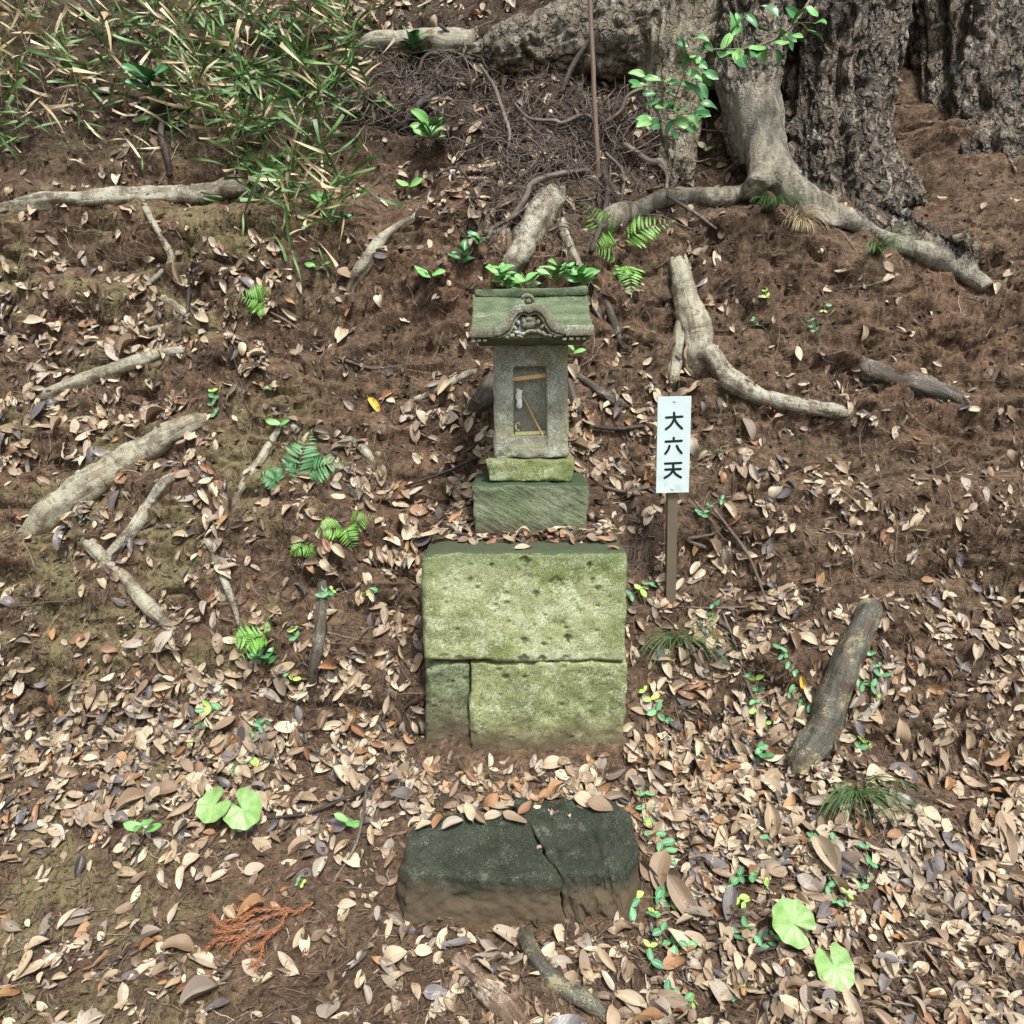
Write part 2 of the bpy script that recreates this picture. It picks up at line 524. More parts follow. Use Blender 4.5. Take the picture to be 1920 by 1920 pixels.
M_FERN_B = green_mat("fern_blue_green", (0.06, 0.19, 0.075), (0.11, 0.27, 0.11))
M_VINE = green_mat("creeper_leaf", (0.045, 0.17, 0.075), (0.11, 0.30, 0.12), (0.34, 0.52, 0.34), 0.5)
M_VINE_Y = green_mat("creeper_young_leaf", (0.22, 0.42, 0.06), (0.36, 0.50, 0.10), (0.5, 0.6, 0.3), 0.5)
M_GLOSS = green_mat("glossy_leaf", (0.035, 0.14, 0.045), (0.09, 0.27, 0.09), (0.18, 0.36, 0.18), 0.32)
def heart_mat():
    s = NT("round_leaf_green")
    uv = s.sep(s.co.outputs["UV"])
    n = s.noise(45, 4, 0.65)
    col = s.mix(s.rng(n, 0.3, 0.7), (0.125, 0.245, 0.065), (0.20, 0.325, 0.11))
    f = s.math('ABSOLUTE', s.math('SUBTRACT', s.math('FRACT', s.math('MULTIPLY', uv[0], 9.0)), 0.5))
    vein = s.rng(s.math('MULTIPLY', f, s.math('ADD', uv[1], 0.08)), 0.012, 0.035, 1, 0)
    col = s.mix(s.math('MULTIPLY', vein, 0.28), col, (0.33, 0.43, 0.22))
    col = s.mix(s.rng(s.noise(120, 3, 0.6), 0.66, 0.74, 0, 0.6), col, (0.15, 0.17, 0.05))
    col = s.mix(s.rng(uv[1], 0.93, 1.0, 0, 0.35), col, (0.16, 0.22, 0.06))
    s.put(s.p.inputs["Transmission Weight"], 0.0)
    return s.out(col, 0.42, s.bump(s.math('ADD', s.math('MULTIPLY', vein, -0.6), n), 0.4, 0.004), 0.45)
M_HEART = heart_mat()
M_BAMBOO = green_mat("bamboo_grass_green", (0.045, 0.125, 0.035), (0.14, 0.26, 0.07), (0.17, 0.29, 0.12), 0.45)
M_STRAW = leaf_mat("dry_grass_blade", [(0, (0.42, 0.32, 0.16)), (0.5, (0.52, 0.43, 0.27)), (1, (0.60, 0.52, 0.36))], 0.6)
M_SEDGE = green_mat("sedge_green", (0.05, 0.13, 0.04), (0.14, 0.26, 0.09), None, 0.5)
M_STEM = plain("green_stem", (0.13, 0.17, 0.06), 0.6)
M_TWIG = bark_mat("twig_bark", (0.035, 0.027, 0.021), (0.105, 0.084, 0.068), (0.21, 0.175, 0.145), (0.32, 0.29, 0.25), 0.53, 0.55)
M_TWIGD = bark_mat("dark_wet_bark", (0.010, 0.008, 0.007), (0.030, 0.024, 0.021), (0.07, 0.057, 0.048), (0.15, 0.14, 0.12), 0.6, 0.45)
M_TWIGF = plain("fine_twig_bark", (0.125, 0.102, 0.086), 0.65, 0.6, 25)
M_SAPL = plain("sapling_bark", (0.155, 0.112, 0.085), 0.55)
M_ROOT = bark_mat("root_bark", (0.045, 0.036, 0.026), (0.15, 0.125, 0.09), (0.33, 0.29, 0.21), (0.46, 0.46, 0.36), 0.46, 0.5)
M_ROOTP = bark_mat("pale_root_bark", (0.07, 0.058, 0.038), (0.22, 0.19, 0.13), (0.38, 0.34, 0.24), (0.42, 0.42, 0.32), 0.46, 0.45)
M_ROOTD = bark_mat("dark_root_bark", (0.020, 0.016, 0.012), (0.06, 0.05, 0.04), (0.13, 0.11, 0.085), (0.28, 0.28, 0.21), 0.54, 0.5)
M_LOG = bark_mat("log_bark", (0.030, 0.030, 0.024), (0.075, 0.072, 0.058), (0.14, 0.135, 0.105), (0.36, 0.33, 0.19), 0.505, 0.6)
M_ROTTEN = bark_mat("weathered_wood", (0.05, 0.028, 0.02), (0.19, 0.13, 0.09), (0.50, 0.42, 0.32), (0.55, 0.50, 0.42), 0.55, 0.7)
M_NEEDLE = leaf_mat("dark_needles", [(0, (0.014, 0.009, 0.007)), (0.5, (0.045, 0.026, 0.018)), (0.8, (0.09, 0.05, 0.033)), (1, (0.17, 0.12, 0.08))], 0.7)
M_ROOTLET = leaf_mat("rootlets", [(0, (0.03, 0.021, 0.016)), (0.45, (0.075, 0.052, 0.038)), (0.75, (0.18, 0.135, 0.098)), (1, (0.34, 0.275, 0.20))], 0.65)
M_CEDAR = plain("dead_cedar", (0.30, 0.135, 0.068), 0.7, 0.35, 90)
M_BAMB = plain("split_bamboo", (0.62, 0.40, 0.18), 0.5, 0.25, 40)
M_BAMBO = plain("old_bamboo", (0.40, 0.36, 0.20), 0.6, 0.3, 60)
M_PAPER = plain("white_paper", (0.78, 0.82, 0.78), 0.8, 0.1, 30)
M_CRUST = plain("dry_mud", (0.42, 0.38, 0.24), 0.9, 0.4, 90, 0.6)
def plate_mat():
    s = NT("white_sign_paint")
    a = s.noise(14, 5, 0.7)
    col = s.mix(s.rng(a, 0.35, 0.7), (0.45, 0.56, 0.57), (0.50, 0.60, 0.61))
    dirt = s.rng(s.noise(60, 5, 0.7, s.mapv(scale=(1, 1, 0.3))), 0.60, 0.75, 0, 0.35)
    col = s.mix(dirt, col, (0.30, 0.34, 0.29))
    z = s.sep(s.obj)[2]
    col = s.mix(s.math('MULTIPLY', s.rng(z, 0.52, 0.42), s.rng(s.noise(25, 4, 0.7), 0.45, 0.7, 0, 0.5)), col, (0.30, 0.32, 0.24))
    return s.out(col, 0.4, s.bump(a, 0.05, 0.002), 0.4)
M_PLATE = plate_mat()
M_INK = plain("black_lettering", (0.006, 0.012, 0.014), 0.4, 0.2, 30, 0.02)
M_POST = plain("brown_metal_post", (0.115, 0.095, 0.065), 0.45, 0.2, 30, 0.05, 0.5)
M_BOLT = plain("painted_rivet", (0.48, 0.60, 0.62), 0.35, 0.04, 20, 0.02)

# ------------------------------------------------------------------ the bank: one sheet, folded up from the path to the top of the slope
PROF = [(-9, 0.05), (-3, 0.0), (0, -0.02), (1.2, -0.02), (1.62, 0.0), (1.78, 0.05), (1.95, 0.13), (2.15, 0.23), (2.28, 0.42), (2.42, 0.64), (2.52, 0.84),
        (2.60, 1.0), (2.70, 1.16), (2.80, 1.33), (2.90, 1.55), (3.0, 1.82), (3.10, 2.05), (3.22, 2.18), (3.38, 2.33), (3.6, 2.66),
        (3.85, 3.02), (4.3, 3.5), (5, 3.9), (7, 4.3), (14, 4.7)]
_pp = catmull([(a, b, 0) for a, b in PROF], 4000)[:, :2]
_al = np.concatenate([[0], np.cumsum(np.linalg.norm(np.diff(_pp, axis=0), axis=1))])
def prof(t):
    y = np.interp(t, _al, _pp[:, 0]); z = np.interp(t, _al, _pp[:, 1])
    y2 = np.interp(t + 0.02, _al, _pp[:, 0]); z2 = np.interp(t + 0.02, _al, _pp[:, 1])
    y1 = np.interp(t - 0.02, _al, _pp[:, 0]); z1 = np.interp(t - 0.02, _al, _pp[:, 1])
    ty, tz = y2 - y1, z2 - z1
    l = np.hypot(ty, tz) + 1e-9
    return y, z, -tz / l, ty / l       # position and outward normal (ny, nz)
def t_at(y): return float(np.interp(y, _pp[:, 0], _al))

ts = np.concatenate([np.linspace(0, t_at(0.9), 30, endpoint=False), np.arange(t_at(0.9), t_at(4.0), 0.0115), np.linspace(t_at(4.0), _al[-1], 40)])
xs = np.concatenate([-np.geomspace(14, 2.85, 28)[:-1], np.arange(-2.85, 2.85, 0.0125), np.geomspace(2.85, 14, 28)])
X, T = np.meshgrid(xs, ts)
Xf, Tf = X.ravel(), T.ravel()
Y0, Z0, NY, NZ = prof(Tf)
steep = np.clip(-NY, 0, 1)
calm = 1 - np.exp(-((Xf - 0.06) / 0.42) ** 2) * sstep(1.4, 1.7, Y0) * (1 - sstep(2.75, 3.0, Y0))
P3 = np.stack([Xf, Tf, np.zeros_like(Xf)], 1)
D = 0.055 * fbm(P3 * 1.7, 3, 0.5, 3) * (0.15 + 0.85 * calm)
D += 0.030 * fbm(P3 * np.array([4.5, 8.5, 1]), 3, 0.5, 9) * (0.35 + 0.65 * calm)
D += 0.0065 * fbm(P3 * 24, 3, 0.6, 21)
D += 0.0032 * fbm(P3 * 60, 2, 0.6, 33)
gou = fbm(np.stack([Xf * 26, Tf * 3.2, np.zeros_like(Xf)], 1), 3, 0.5, 41)
D += 0.011 * gou * sstep(0.6, 0.95, steep) * sstep(2.6, 2.9, Y0)
rid = 1 - np.abs(fbm(np.stack([Xf * 3.4, Tf * 7, np.zeros_like(Xf)], 1), 3, 0.5, 51))
D -= 0.026 * sstep(0.90, 0.99, rid) * sstep(0.45, 0.8, steep)          # crevices in the cut earth
D += 0.02 * sstep(-0.2, 0.6, fbm(P3 * 3.1, 2, 0.5, 61)) * sstep(0.45, 0.8, steep)
led = (Tf * 5.2 + 1.1 * fbm(P3 * np.array([1.6, 1.6, 1]), 2, .5, 58)) % 1.0
D += 0.030 * (led - sstep(0.82, 1.0, led) * led) * sstep(0.55, 0.85, steep) * calm * sstep(-.35, .35, fbm(P3 * 2.3, 2, .5, 59))
# undercut beneath the grassy lip on the left
D -= 0.10 * np.exp(-((Xf + 1.35) / 0.5) ** 2) * np.exp(-((Z0 - 2.25) / 0.09) ** 2)
TV = np.stack([Xf, Y0 + NY * D, Z0 + NZ * D], 1)
sx = sstep(0.34, 0.30, np.abs(Xf - 0.045) + 0.02 * fbm(P3 * 9, 2, .5, 66))
shelf = 0.925 + 0.012 * fbm(P3 * 12, 3, .5, 67) + 0.05 * sstep(2.36, 2.6, TV[:, 1])
on = sx * sstep(2.245, 2.275, TV[:, 1]) * (TV[:, 1] < 2.75)
TV[:, 2] = np.where(on > 0, np.maximum(TV[:, 2], TV[:, 2] * (1 - on) + shelf * on), TV[:, 2])
nx, nt = len(xs), len(ts)
ii = (np.arange(nt - 1)[:, None] * nx + np.arange(nx - 1)[None]).ravel()
TF = np.stack([ii, ii + 1, ii + 1 + nx, ii + nx], 1)
ground = link("ground", mk_mesh("ground", TV, TF, M_SOIL))
tag(ground, "brown earth bank rising steeply behind the stone shrine", "ground", kind="structure")
BVH = BVHTree.FromPolygons(TV.tolist(), TF.tolist())

def hit(px, py, bvh=None):
    d = Vector(ray(px, py)).normalized()
    l, n, i, dist = (bvh or BVH).ray_cast(Vector(CAM), d, 40)
    if l is None: return None, None
    if n.dot(d) > 0: n = -n
    return np.array(l), np.array(n)
def near(p):
    l, n, i, d = BVH.find_nearest(Vector(p))
    n = np.array(n)
    if n[2] < 0 and n[1] > 0: n = -n
    return np.array(l), n
def ground_n(p, r=0.06):
    """smoothed normal"""
    l, n = near(p)
    return n

# ------------------------------------------------------------------ the old tree on the bank's lip
def pts_at(L):
    """(px, py, distance, radius) -> world points and radii"""
    return np.array([at_y(a, b, c) for a, b, c, r in L]), np.array([r for *_, r in L])
tubes = {
    "A": [(1490, -900, 3.75, .50), (1520, -300, 3.68, .44), (1545, 40, 3.62, .35), (1548, 190, 3.58, .285), (1550, 290, 3.54, .285), (1556, 350, 3.50, .32), (1566, 430, 3.50, .38)],
    "B": [(1455, -600, 3.60, .32), (1425, -100, 3.48, .22), (1408, 70, 3.42, .170), (1402, 160, 3.37, .145), (1416, 235, 3.30, .105), (1430, 285, 3.25, .085), (1442, 318, 3.22, .078)],
    "C": [(1400, -800, 3.78, .40), (1335, -200, 3.68, .30), (1290, 40, 3.62, .235), (1270, 140, 3.56, .185), (1262, 220, 3.50, .14), (1266, 290, 3.45, .105), (1272, 350, 3.46, .09)],
    "D": [(1640, -600, 3.9, .42), (1760, -100, 3.86, .34), (1800, 120, 3.82, .30), (1815, 280, 3.76, .33), (1830, 380, 3.70, .38), (1840, 460, 3.70, .42)],
    "E": [(1330, 20, 3.72, .28), (1210, 62, 3.70, .235), (1120, 78, 3.68, .19), (1035, 85, 3.66, .15), (960, 95, 3.64, .115), (905, 103, 3.66, .085), (860, 98, 3.68, .065)],
    "F": [(1345, 225, 3.38, .028), (1362, 255, 3.35, .03), (1378, 285, 3.32, .032), (1392, 315, 3.30, .03)],
}
def add_ground_tube(key, lead, pix):
    """a root leaving the trunk at given points and then lying on the ground"""
    L = [tuple(q) for q in lead]
    for px, py, w in pix:
        p, n = hit(px, py)
        r = .5 * w / FPX * depth_of(p)
        p = p + n * r * .30
        a, b = to_px(p)
        L.append((a, b, p[1], r))
    tubes[key] = L
add_ground_tube("R1", [(1414, 225, 3.30, .075), (1424, 275, 3.24, .070), (1426, 318, 3.19, .062), (1418, 348, 3.13, .052)], [(1392, 370, 46), (1345, 380, 44), (1295, 374, 38), (1245, 376, 36), (1200, 390, 38), (1160, 408, 34), (1125, 428, 22)])
add_ground_tube("R2", [(1424, 220, 3.30, .080), (1440, 275, 3.24, .078), (1462, 325, 3.19, .074), (1492, 362, 3.13, .064)], [(1545, 396, 52), (1600, 420, 50), (1650, 442, 50), (1720, 472, 52), (1790, 505, 46), (1850, 545, 34)])
add_ground_tube("A2", [(1560, 180, 3.40, .10), (1575, 270, 3.32, .10), (1592, 325, 3.27, .09)], [(1622, 368, 62), (1672, 402, 60), (1735, 436, 58), (1800, 470, 46), (1850, 505, 26)])
add_ground_tube("R3", [(1458, 318, 3.22, .06), (1486, 372, 3.15, .052)], [(1540, 414, 32), (1580, 432, 18)])
mb = MB()
segs = []
for k, L in tubes.items():
    P, R = pts_at(L)
    n = 26
    v, f = tube(P, R, 20, n)
    mb.add(v, f)
    C = catmull(P, n)
    r = np.interp(np.linspace(0, 1, n), np.linspace(0, 1, len(R)), R)
    segs.append((k, C, r))
tmp_me = mk_mesh("tmp", *mb.get(), M_SOIL)
tmp = bpy.data.objects.new("tmp", tmp_me)
COL.objects.link(tmp)
md = tmp.modifiers.new("r", 'REMESH'); md.mode = 'VOXEL'; md.voxel_size = 0.0105
sm = tmp.modifiers.new("s", 'SMOOTH'); sm.factor = 0.5; sm.iterations = 5
dg = bpy.context.evaluated_depsgraph_get()
ev = tmp.evaluated_get(dg)
em = ev.to_mesh()
nv = len(em.vertices)
V = np.empty(nv * 3); em.vertices.foreach_get("co", V); V = V.reshape(-1, 3)
Nn = np.empty(nv * 3); em.vertices.foreach_get("normal", Nn); Nn = Nn.reshape(-1, 3)
Fc = [list(p.vertices) for p in em.polygons]
ev.to_mesh_clear()
bpy.data.objects.remove(tmp); bpy.data.meshes.remove(tmp_me)
best = np.full(nv, 9.0); who = np.zeros(nv, int)
for i, (k, C, r) in enumerate(segs):
    for c, rr in zip(C, r):
        d = np.linalg.norm(V - c, axis=1) - rr
        m = d < best
        best[m] = d[m]; who[m] = i
keys = [k for k, *_ in segs]
rough_of = {"A": 1.0, "B": 0.35, "C": 0.5, "D": 1.0, "A2": 1.0, "E": 0.7, "F": 0.8, "R1": .04, "R2": .06, "R3": .06}
pale_of = {"A": 0.0, "B": 0.0, "C": 0.75, "D": 0.1, "A2": 0.0, "E": 0.35, "F": 0.2, "R1": .35, "R2": .1, "R3": .1}
rough = np.array([rough_of[keys[i]] for i in who])
pale = np.array([pale_of[keys[i]] for i in who])
isB = np.array([keys[i] == "B" for i in who])
rough = np.where(isB, 0.05 + 0.92 * sstep(2.45, 2.85, V[:, 2] + 0.12 * fbm(V * 9, 3, .6, 12)), rough)
# soften the jumps between neighbours
E = np.array([(f[i], f[(i + 1) % len(f)]) for f in Fc for i in range(len(f))])
for _ in range(9):
    for arr in (rough, pale):
        acc = np.zeros(nv); cnt = np.zeros(nv)
        np.add.at(acc, E[:, 0], arr[E[:, 1]]); np.add.at(cnt, E[:, 0], 1)
        arr[:] = 0.5 * arr + 0.5 * acc / np.maximum(cnt, 1)
warp = V + 0.03 * np.stack([fbm(V * 7, 2, .5, 71), fbm(V * 7, 2, .5, 72), fbm(V * 7, 2, .5, 73)], 1)
n1 = 1 - np.abs(fbm(warp * np.array([21, 21, 6.0]), 3, 0.55, 81)) * 1.6
n2 = fbm(warp * np.array([38, 38, 17]), 3, 0.6, 91)
isE = np.array([keys[i] == "E" for i in who])
nE = 1 - np.abs(fbm(warp * np.array([5, 15, 17]), 3, 0.5, 85)) * 1.6
n1 = np.where(isE, nE, n1)
fiss = sstep(0.45, 0.95, n1)
disp = rough * (-0.020 * fiss + 0.012 * n2) + (1 - rough) * (0.004 * fbm(V * 16, 3, .5, 95)) + 0.02 * fbm(V * 4.5, 2, 0.5, 99) - rough * 0.045 * sstep(0.5, 1.0, 1 - np.abs(fbm(warp * np.array([5.5, 5.5, 1.1]), 2, 0.5, 97)) * 1.4)
V2 = V + Nn * disp[:, None]
tree_base = near(at_y(1480, 370, 3.3))[0]
tree = thing("old_tree", "huge old tree with rough dark bark and silvery roots gripping the bank's lip", "tree", tree_base)
mt_ = tree_mat()
fw = np.array([np.bincount(who[f]).argmax() for f in Fc])
for nmp, ks in (("trunk", [k for k in keys if not k.startswith("R") and k != "E"]), ("root", ["R1"]), ("root", ["R2"]), ("root", ["R3"]), ("root", ["E"])):
    sel = np.isin(fw, [keys.index(k) for k in ks])
    fs = [Fc[i] for i in np.nonzero(sel)[0]]
    used = np.unique(np.concatenate([np.array(f) for f in fs]))
    mp = np.full(nv, -1); mp[used] = np.arange(len(used))
    o = part(nmp, V2[used], [[int(mp[i]) for i in f] for f in fs], mt_, tree)
    for nm, arr in (("rough", rough), ("pale", pale), ("fissure", fiss * rough)):
        at = o.data.attributes.new(nm, 'FLOAT', 'POINT')
        at.data.foreach_set("value", arr[used].astype(np.float32))

def ground_path(L, sink=0.35, endsink=1.3, start_sink=True, end_sink=True):
    """pixel polyline with widths -> points lying half in the bank, radii"""
    P, R = [], []
    for i, (px, py, w) in enumerate(L):
        p, n = hit(px, py)
        if p is None: continue
        r = 0.5 * w / FPX * depth_of(p)
        k = 1 - 2 * sink
        if (i == 0 and start_sink) or (i == len(L) - 1 and end_sink): k = -endsink
        P.append(p + n * r * k); R.append(r)
    return np.array(P), np.array(R)

def root_part(name, L, parent, mat, seed, sides=16, **k):
    P, R = ground_path(L, **k)
    v, f = tube(P, R, sides, len(P) * 9, 0.16, 9, seed)
    o = part(name, v, f, mat, parent)
    set_tc(o, tube.tc)
    return o
o = root_part("root", [(880, 100, 50), (840, 92, 46), (790, 90, 42), (740, 92, 40), (700, 96, 36), (655, 108, 22)], tree, M_ROOTP, 210, sink=0.15, start_sink=False)

# ------------------------------------------------------------------ roots that come out of the bank on their own
ROOTS = [
 ("thick pale lichen-covered root lying level under the grassy lip", M_ROOT, [(-60, 392, 34), (60, 384, 36), (150, 376, 36), (210, 372, 36), (275, 368, 34), (340, 366, 34), (400, 361, 38), (440, 352, 38), (478, 344, 26)]),
 ("thin bleached forked root dangling below the level lichen root", M_ROOTP, [(255, 350, 12), (275, 395, 13), (292, 425, 13), (312, 460, 13), (322, 490, 13), (300, 515, 11), (262, 540, 10)]),
 ("short pale root slanting into the litter beside the bright fern", M_ROOTP, [(280, 542, 15), (320, 568, 18), (345, 585, 15), (362, 596, 8)]),
 ("short blunt pale root end poking out of mossy earth", M_ROOTP, [(60, 740, 30), (150, 716, 30), (205, 697, 28), (245, 682, 27), (275, 672, 25), (310, 661, 20), (345, 655, 12)]),
 ("thick pale root tapering into brown leaf litter on the mossy bank", M_ROOTP, [(20, 1010, 60), (100, 960, 60), (170, 910, 58), (225, 874, 56), (275, 843, 52), (320, 815, 44), (355, 796, 34), (388, 780, 18)]),
 ("mottled root stub curving down a greenish earth face", M_ROOT, [(170, 1080, 24), (215, 1035, 24), (245, 998, 24), (268, 965, 24), (290, 935, 24), (312, 905, 24), (332, 883, 16)]),
 ("straight slim pale root leaning left below the spotted green leaf", M_ROOTP, [(530, 792, 12), (505, 835, 15), (475, 880, 15), (450, 920, 14), (428, 962, 9)]),
 ("thin crooked lichened root hanging down the mossy earth above a fern", M_ROOT, [(374, 1006, 8), (392, 1018, 14), (404, 1045, 16), (420, 1085, 15), (436, 1130, 13), (450, 1175, 10), (456, 1195, 6)]),
 ("speckled root slanting down out of olive moss", M_ROOTP, [(120, 980, 26), (180, 1030, 26), (235, 1085, 25), (262, 1118, 25), (288, 1147, 25), (312, 1170, 20), (332, 1186, 10)]),
 ("dark upright root like a stick left of the stone platform", M_ROOTD, [(608, 1065, 14), (606, 1100, 22), (602, 1145, 24), (598, 1190, 24), (591, 1240, 24), (585, 1290, 18), (583, 1308, 8)]),
 ("slanting mossy root above left of the shrine roof", M_ROOT, [(818, 393, 12), (770, 414, 17), (735, 434, 21), (708, 458, 26), (690, 486, 27), (666, 520, 23), (648, 552, 14)]),
 ("thick barked root stub descending above the shrine roof", M_ROOT, [(1048, 355, 50), (1030, 385, 60), (1002, 425, 54), (978, 465, 48), (962, 500, 44), (955, 530, 30)]),
 ("thin root splitting off beside the thick stub above the shrine", M_ROOT, [(1046, 405, 20), (1060, 438, 19), (1074, 474, 17), (1087, 503, 15), (1096, 525, 9)]),
 ("brown root trailing down the earth right of the shrine roof", M_ROOTD, [(1130, 545, 12), (1142, 580, 16), (1156, 618, 16), (1166, 645, 14), (1180, 668, 8)]),
 ("swollen pale root stump hanging down the right bank above the sign", M_ROOTP, [(1268, 486, 30), (1276, 515, 40), (1287, 555, 46), (1298, 595, 54), (1306, 632, 56), (1308, 662, 46), (1302, 688, 26)]),
 ("long tapering brown root running right from the swollen stump", M_ROOT, [(1322, 630, 26), (1332, 665, 36), (1350, 694, 42), (1375, 720, 38), (1408, 738, 34), (1450, 752, 32), (1510, 763, 29), (1562, 771, 26), (1600, 772, 14)]),
 ("slim pale root tip hanging behind the top of the sign", M_ROOTP, [(1282, 590, 18), (1272, 635, 26), (1266, 680, 26), (1262, 712, 18), (1261, 730, 7)]),
 ("long mottled grey log lying down the right bank", M_LOG, [(1642, 1122, 40), (1625, 1160, 46), (1603, 1208, 50), (1582, 1260, 52), (1558, 1315, 56), (1530, 1375, 60), (1503, 1425, 54), (1492, 1448, 40)]),
 ("thin grey root beside the lower end of the mottled log", M_ROOT, [(1665, 1285, 16), (1640, 1318, 18), (1622, 1345, 18), (1600, 1376, 10)]),
 ("stout dark root foot emerging left of the shrine body", M_ROOTD, [(930, 690, 24), (918, 720, 32), (906, 748, 40), (896, 772, 34)]),
 ("thin pale root running left from the shrine body", M_ROOT, [(908, 686, 9), (872, 704, 13), (832, 724, 14), (792, 744, 12), (748, 764, 7)]),
 ("brown root slanting right from behind the shrine body", M_ROOTD, [(1060, 690, 12), (1094, 714, 20), (1126, 738, 22), (1158, 756, 18), (1185, 762, 8)]),
 ("short upright root against the right side of the shrine body", M_ROOTD, [(1066, 690, 14), (1070, 730, 20), (1080, 760, 18), (1098, 780, 10)]),
 ("curved greenish root curling out from under the cracked slab", M_LOG, [(972, 1728, 26), (984, 1762, 31), (1000, 1797, 32), (1026, 1832, 34), (1062, 1862, 35), (1110, 1890, 35), (1160, 1915, 26)]),
 ("splintered weathered wood piece half buried in front of the slab", M_ROTTEN, [(838, 1782, 18), (868, 1812, 38), (900, 1842, 48), (940, 1880, 52), (985, 1925, 40)]),
 ("small root end among leaves below the slim leaning root", M_ROOT, [(618, 806, 8), (655, 824, 15), (685, 846, 17), (704, 866, 8)]),
 ("short dark root nub beside the blue-green fern", M_ROOTD, [(638, 902, 12), (668, 924, 22), (694, 944, 12)]),
 ("black upright root stub beside the paired round leaves", M_ROOTD, [(346, 1495, 12), (343, 1530, 20), (339, 1565, 18), (338, 1585, 9)]),
 ("dark root lying across the earth at the foot of the tree", M_ROOTD, [(1600, 690, 30), (1640, 700, 44), (1700, 716, 50), (1770, 740, 40), (1830, 760, 20)]),
]
ROOT_ENDS = []
for i, (lab, mat, L) in enumerate(ROOTS):
    L = [q if 0 < k < len(L) - 1 else (q[0], q[1], max(q[2], .72 * L[1 if k == 0 else -2][2])) for k, q in enumerate(L)]
    P, R = ground_path(L, sink=0.52 if mat is not M_LOG else 0.30, endsink=1.6)
    v, f = tube(P, R, 22, len(P) * 12, 0.22 if mat is not M_ROTTEN else 0.55, 12 if mat is not M_ROTTEN else 22, 300 + i)
    tc_ = tube.tc
    nm = "log" if "grey log" in lab else ("wood_piece" if "wood piece" in lab else "exposed_root")
    ro = solo(nm, v, f, mat, near(P[len(P) // 2])[0], lab, "log" if nm == "log" else ("wood" if nm == "wood_piece" else "root"), None if nm != "exposed_root" else "roots bared by the earth bank")
    set_tc(ro, tc_)
    ROOT_ENDS += [P[0], P[-1], P[0], P[-1], P[len(P) // 2]]

# ------------------------------------------------------------------ dressed stones
def stone_box(w, d, h, cell=0.006, r=0.012, amp=0.003, seed=0, front=None, chip=0.6, taper=(1, 1)):
    """box standing on z=0, centred in x, front face at y=0, going back to y=d.
    r: worn edge radius; amp: roughness; front(x, z): depth cut into the front face; taper: width factor at bottom and top"""
    nxx, nyy, nzz = max(4, int(w / cell)), max(3, int(d / (cell * 2.2))), max(4, int(h / cell))
    V, F, n0 = [], [], 0
    hx, hy, hz = w / 2, d / 2, h / 2
    def face(na, nb, fn):
        nonlocal n0
        a, b = np.meshgrid(np.linspace(-1, 1, na + 1), np.linspace(-1, 1, nb + 1))
        V.append(fn(a.ravel(), b.ravel()))
        i = (np.arange(nb)[:, None] * (na + 1) + np.arange(na)[None]).ravel() + n0
        F.append(np.stack([i, i + 1, i + na + 2, i + na + 1], 1))
        n0 += (na + 1) * (nb + 1)
    one = lambda a: np.ones_like(a)
    face(nxx, nzz, lambda a, b: np.stack([a * hx, -hy * one(a), b * hz], 1))
    face(nxx, nzz, lambda a, b: np.stack([-a * hx, hy * one(a), b * hz], 1))
    face(nyy, nzz, lambda a, b: np.stack([hx * one(a), a * hy, b * hz], 1))
    face(nyy, nzz, lambda a, b: np.stack([-hx * one(a), -a * hy, b * hz], 1))
    face(nxx, nyy, lambda a, b: np.stack([a * hx, b * hy, hz * one(a)], 1))
    face(nxx, nyy, lambda a, b: np.stack([a * hx, -b * hy, -hz * one(a)], 1))
    V = np.concatenate(V); F = np.concatenate(F)
    nrm = np.zeros_like(V)
    H = np.array([hx, hy, hz])
    rr = r * (1 + chip * fbm(V * 14 + seed, 3, 0.6, seed))[:, None]
    rr = np.clip(rr, r * 0.25, min(hx, hy, hz) * 0.9)
    q = np.clip(V, -(H - rr), H - rr)
    dlt = V - q
    L = np.linalg.norm(dlt, axis=1)[:, None]
    nrm = dlt / np.maximum(L, 1e-9)
    V = q + nrm * rr
    V = V + nrm * (amp * fbm(V * 22 + seed * 3.1, 4, 0.55, seed + 5) + amp * 1.2 * fbm(V * 5 + seed, 2, 0.5, seed + 8))[:, None]
    if front is not None:
        k = np.clip(-nrm[:, 1], 0, 1) ** 2
        V[:, 1] += k * front(V[:, 0], V[:, 2] + hz)
    tz = (V[:, 2] + hz) / h
    V[:, 0] *= taper[0] + (taper[1] - taper[0]) * tz
    V += np.array([0, hy, hz])
    return V, F

def pits(lst, seed=0):
    def fn(x, z):
        d = np.zeros_like(x)
        for (a, b, r, dep) in lst:
            q = np.hypot(x - a, (z - b) * 1.15) + 0.25 * r * fbm(np.stack([x * 90, z * 90, x * 0 + a * 50], 1), 2, 0.5, seed)
            d = np.maximum(d, dep * (1 - sstep(0.55, 1.05, q / r)))
        return d
    return fn

def place(V, x, y, z, roll=0.0, yaw=0.0, lean=0.0):
    M = Matrix.Rotation(yaw, 3, 'Z') @ Matrix.Rotation(roll, 3, 'Y') @ Matrix.Rotation(lean, 3, 'X')
    return V @ np.array(M).T + np.array([x, y, z])

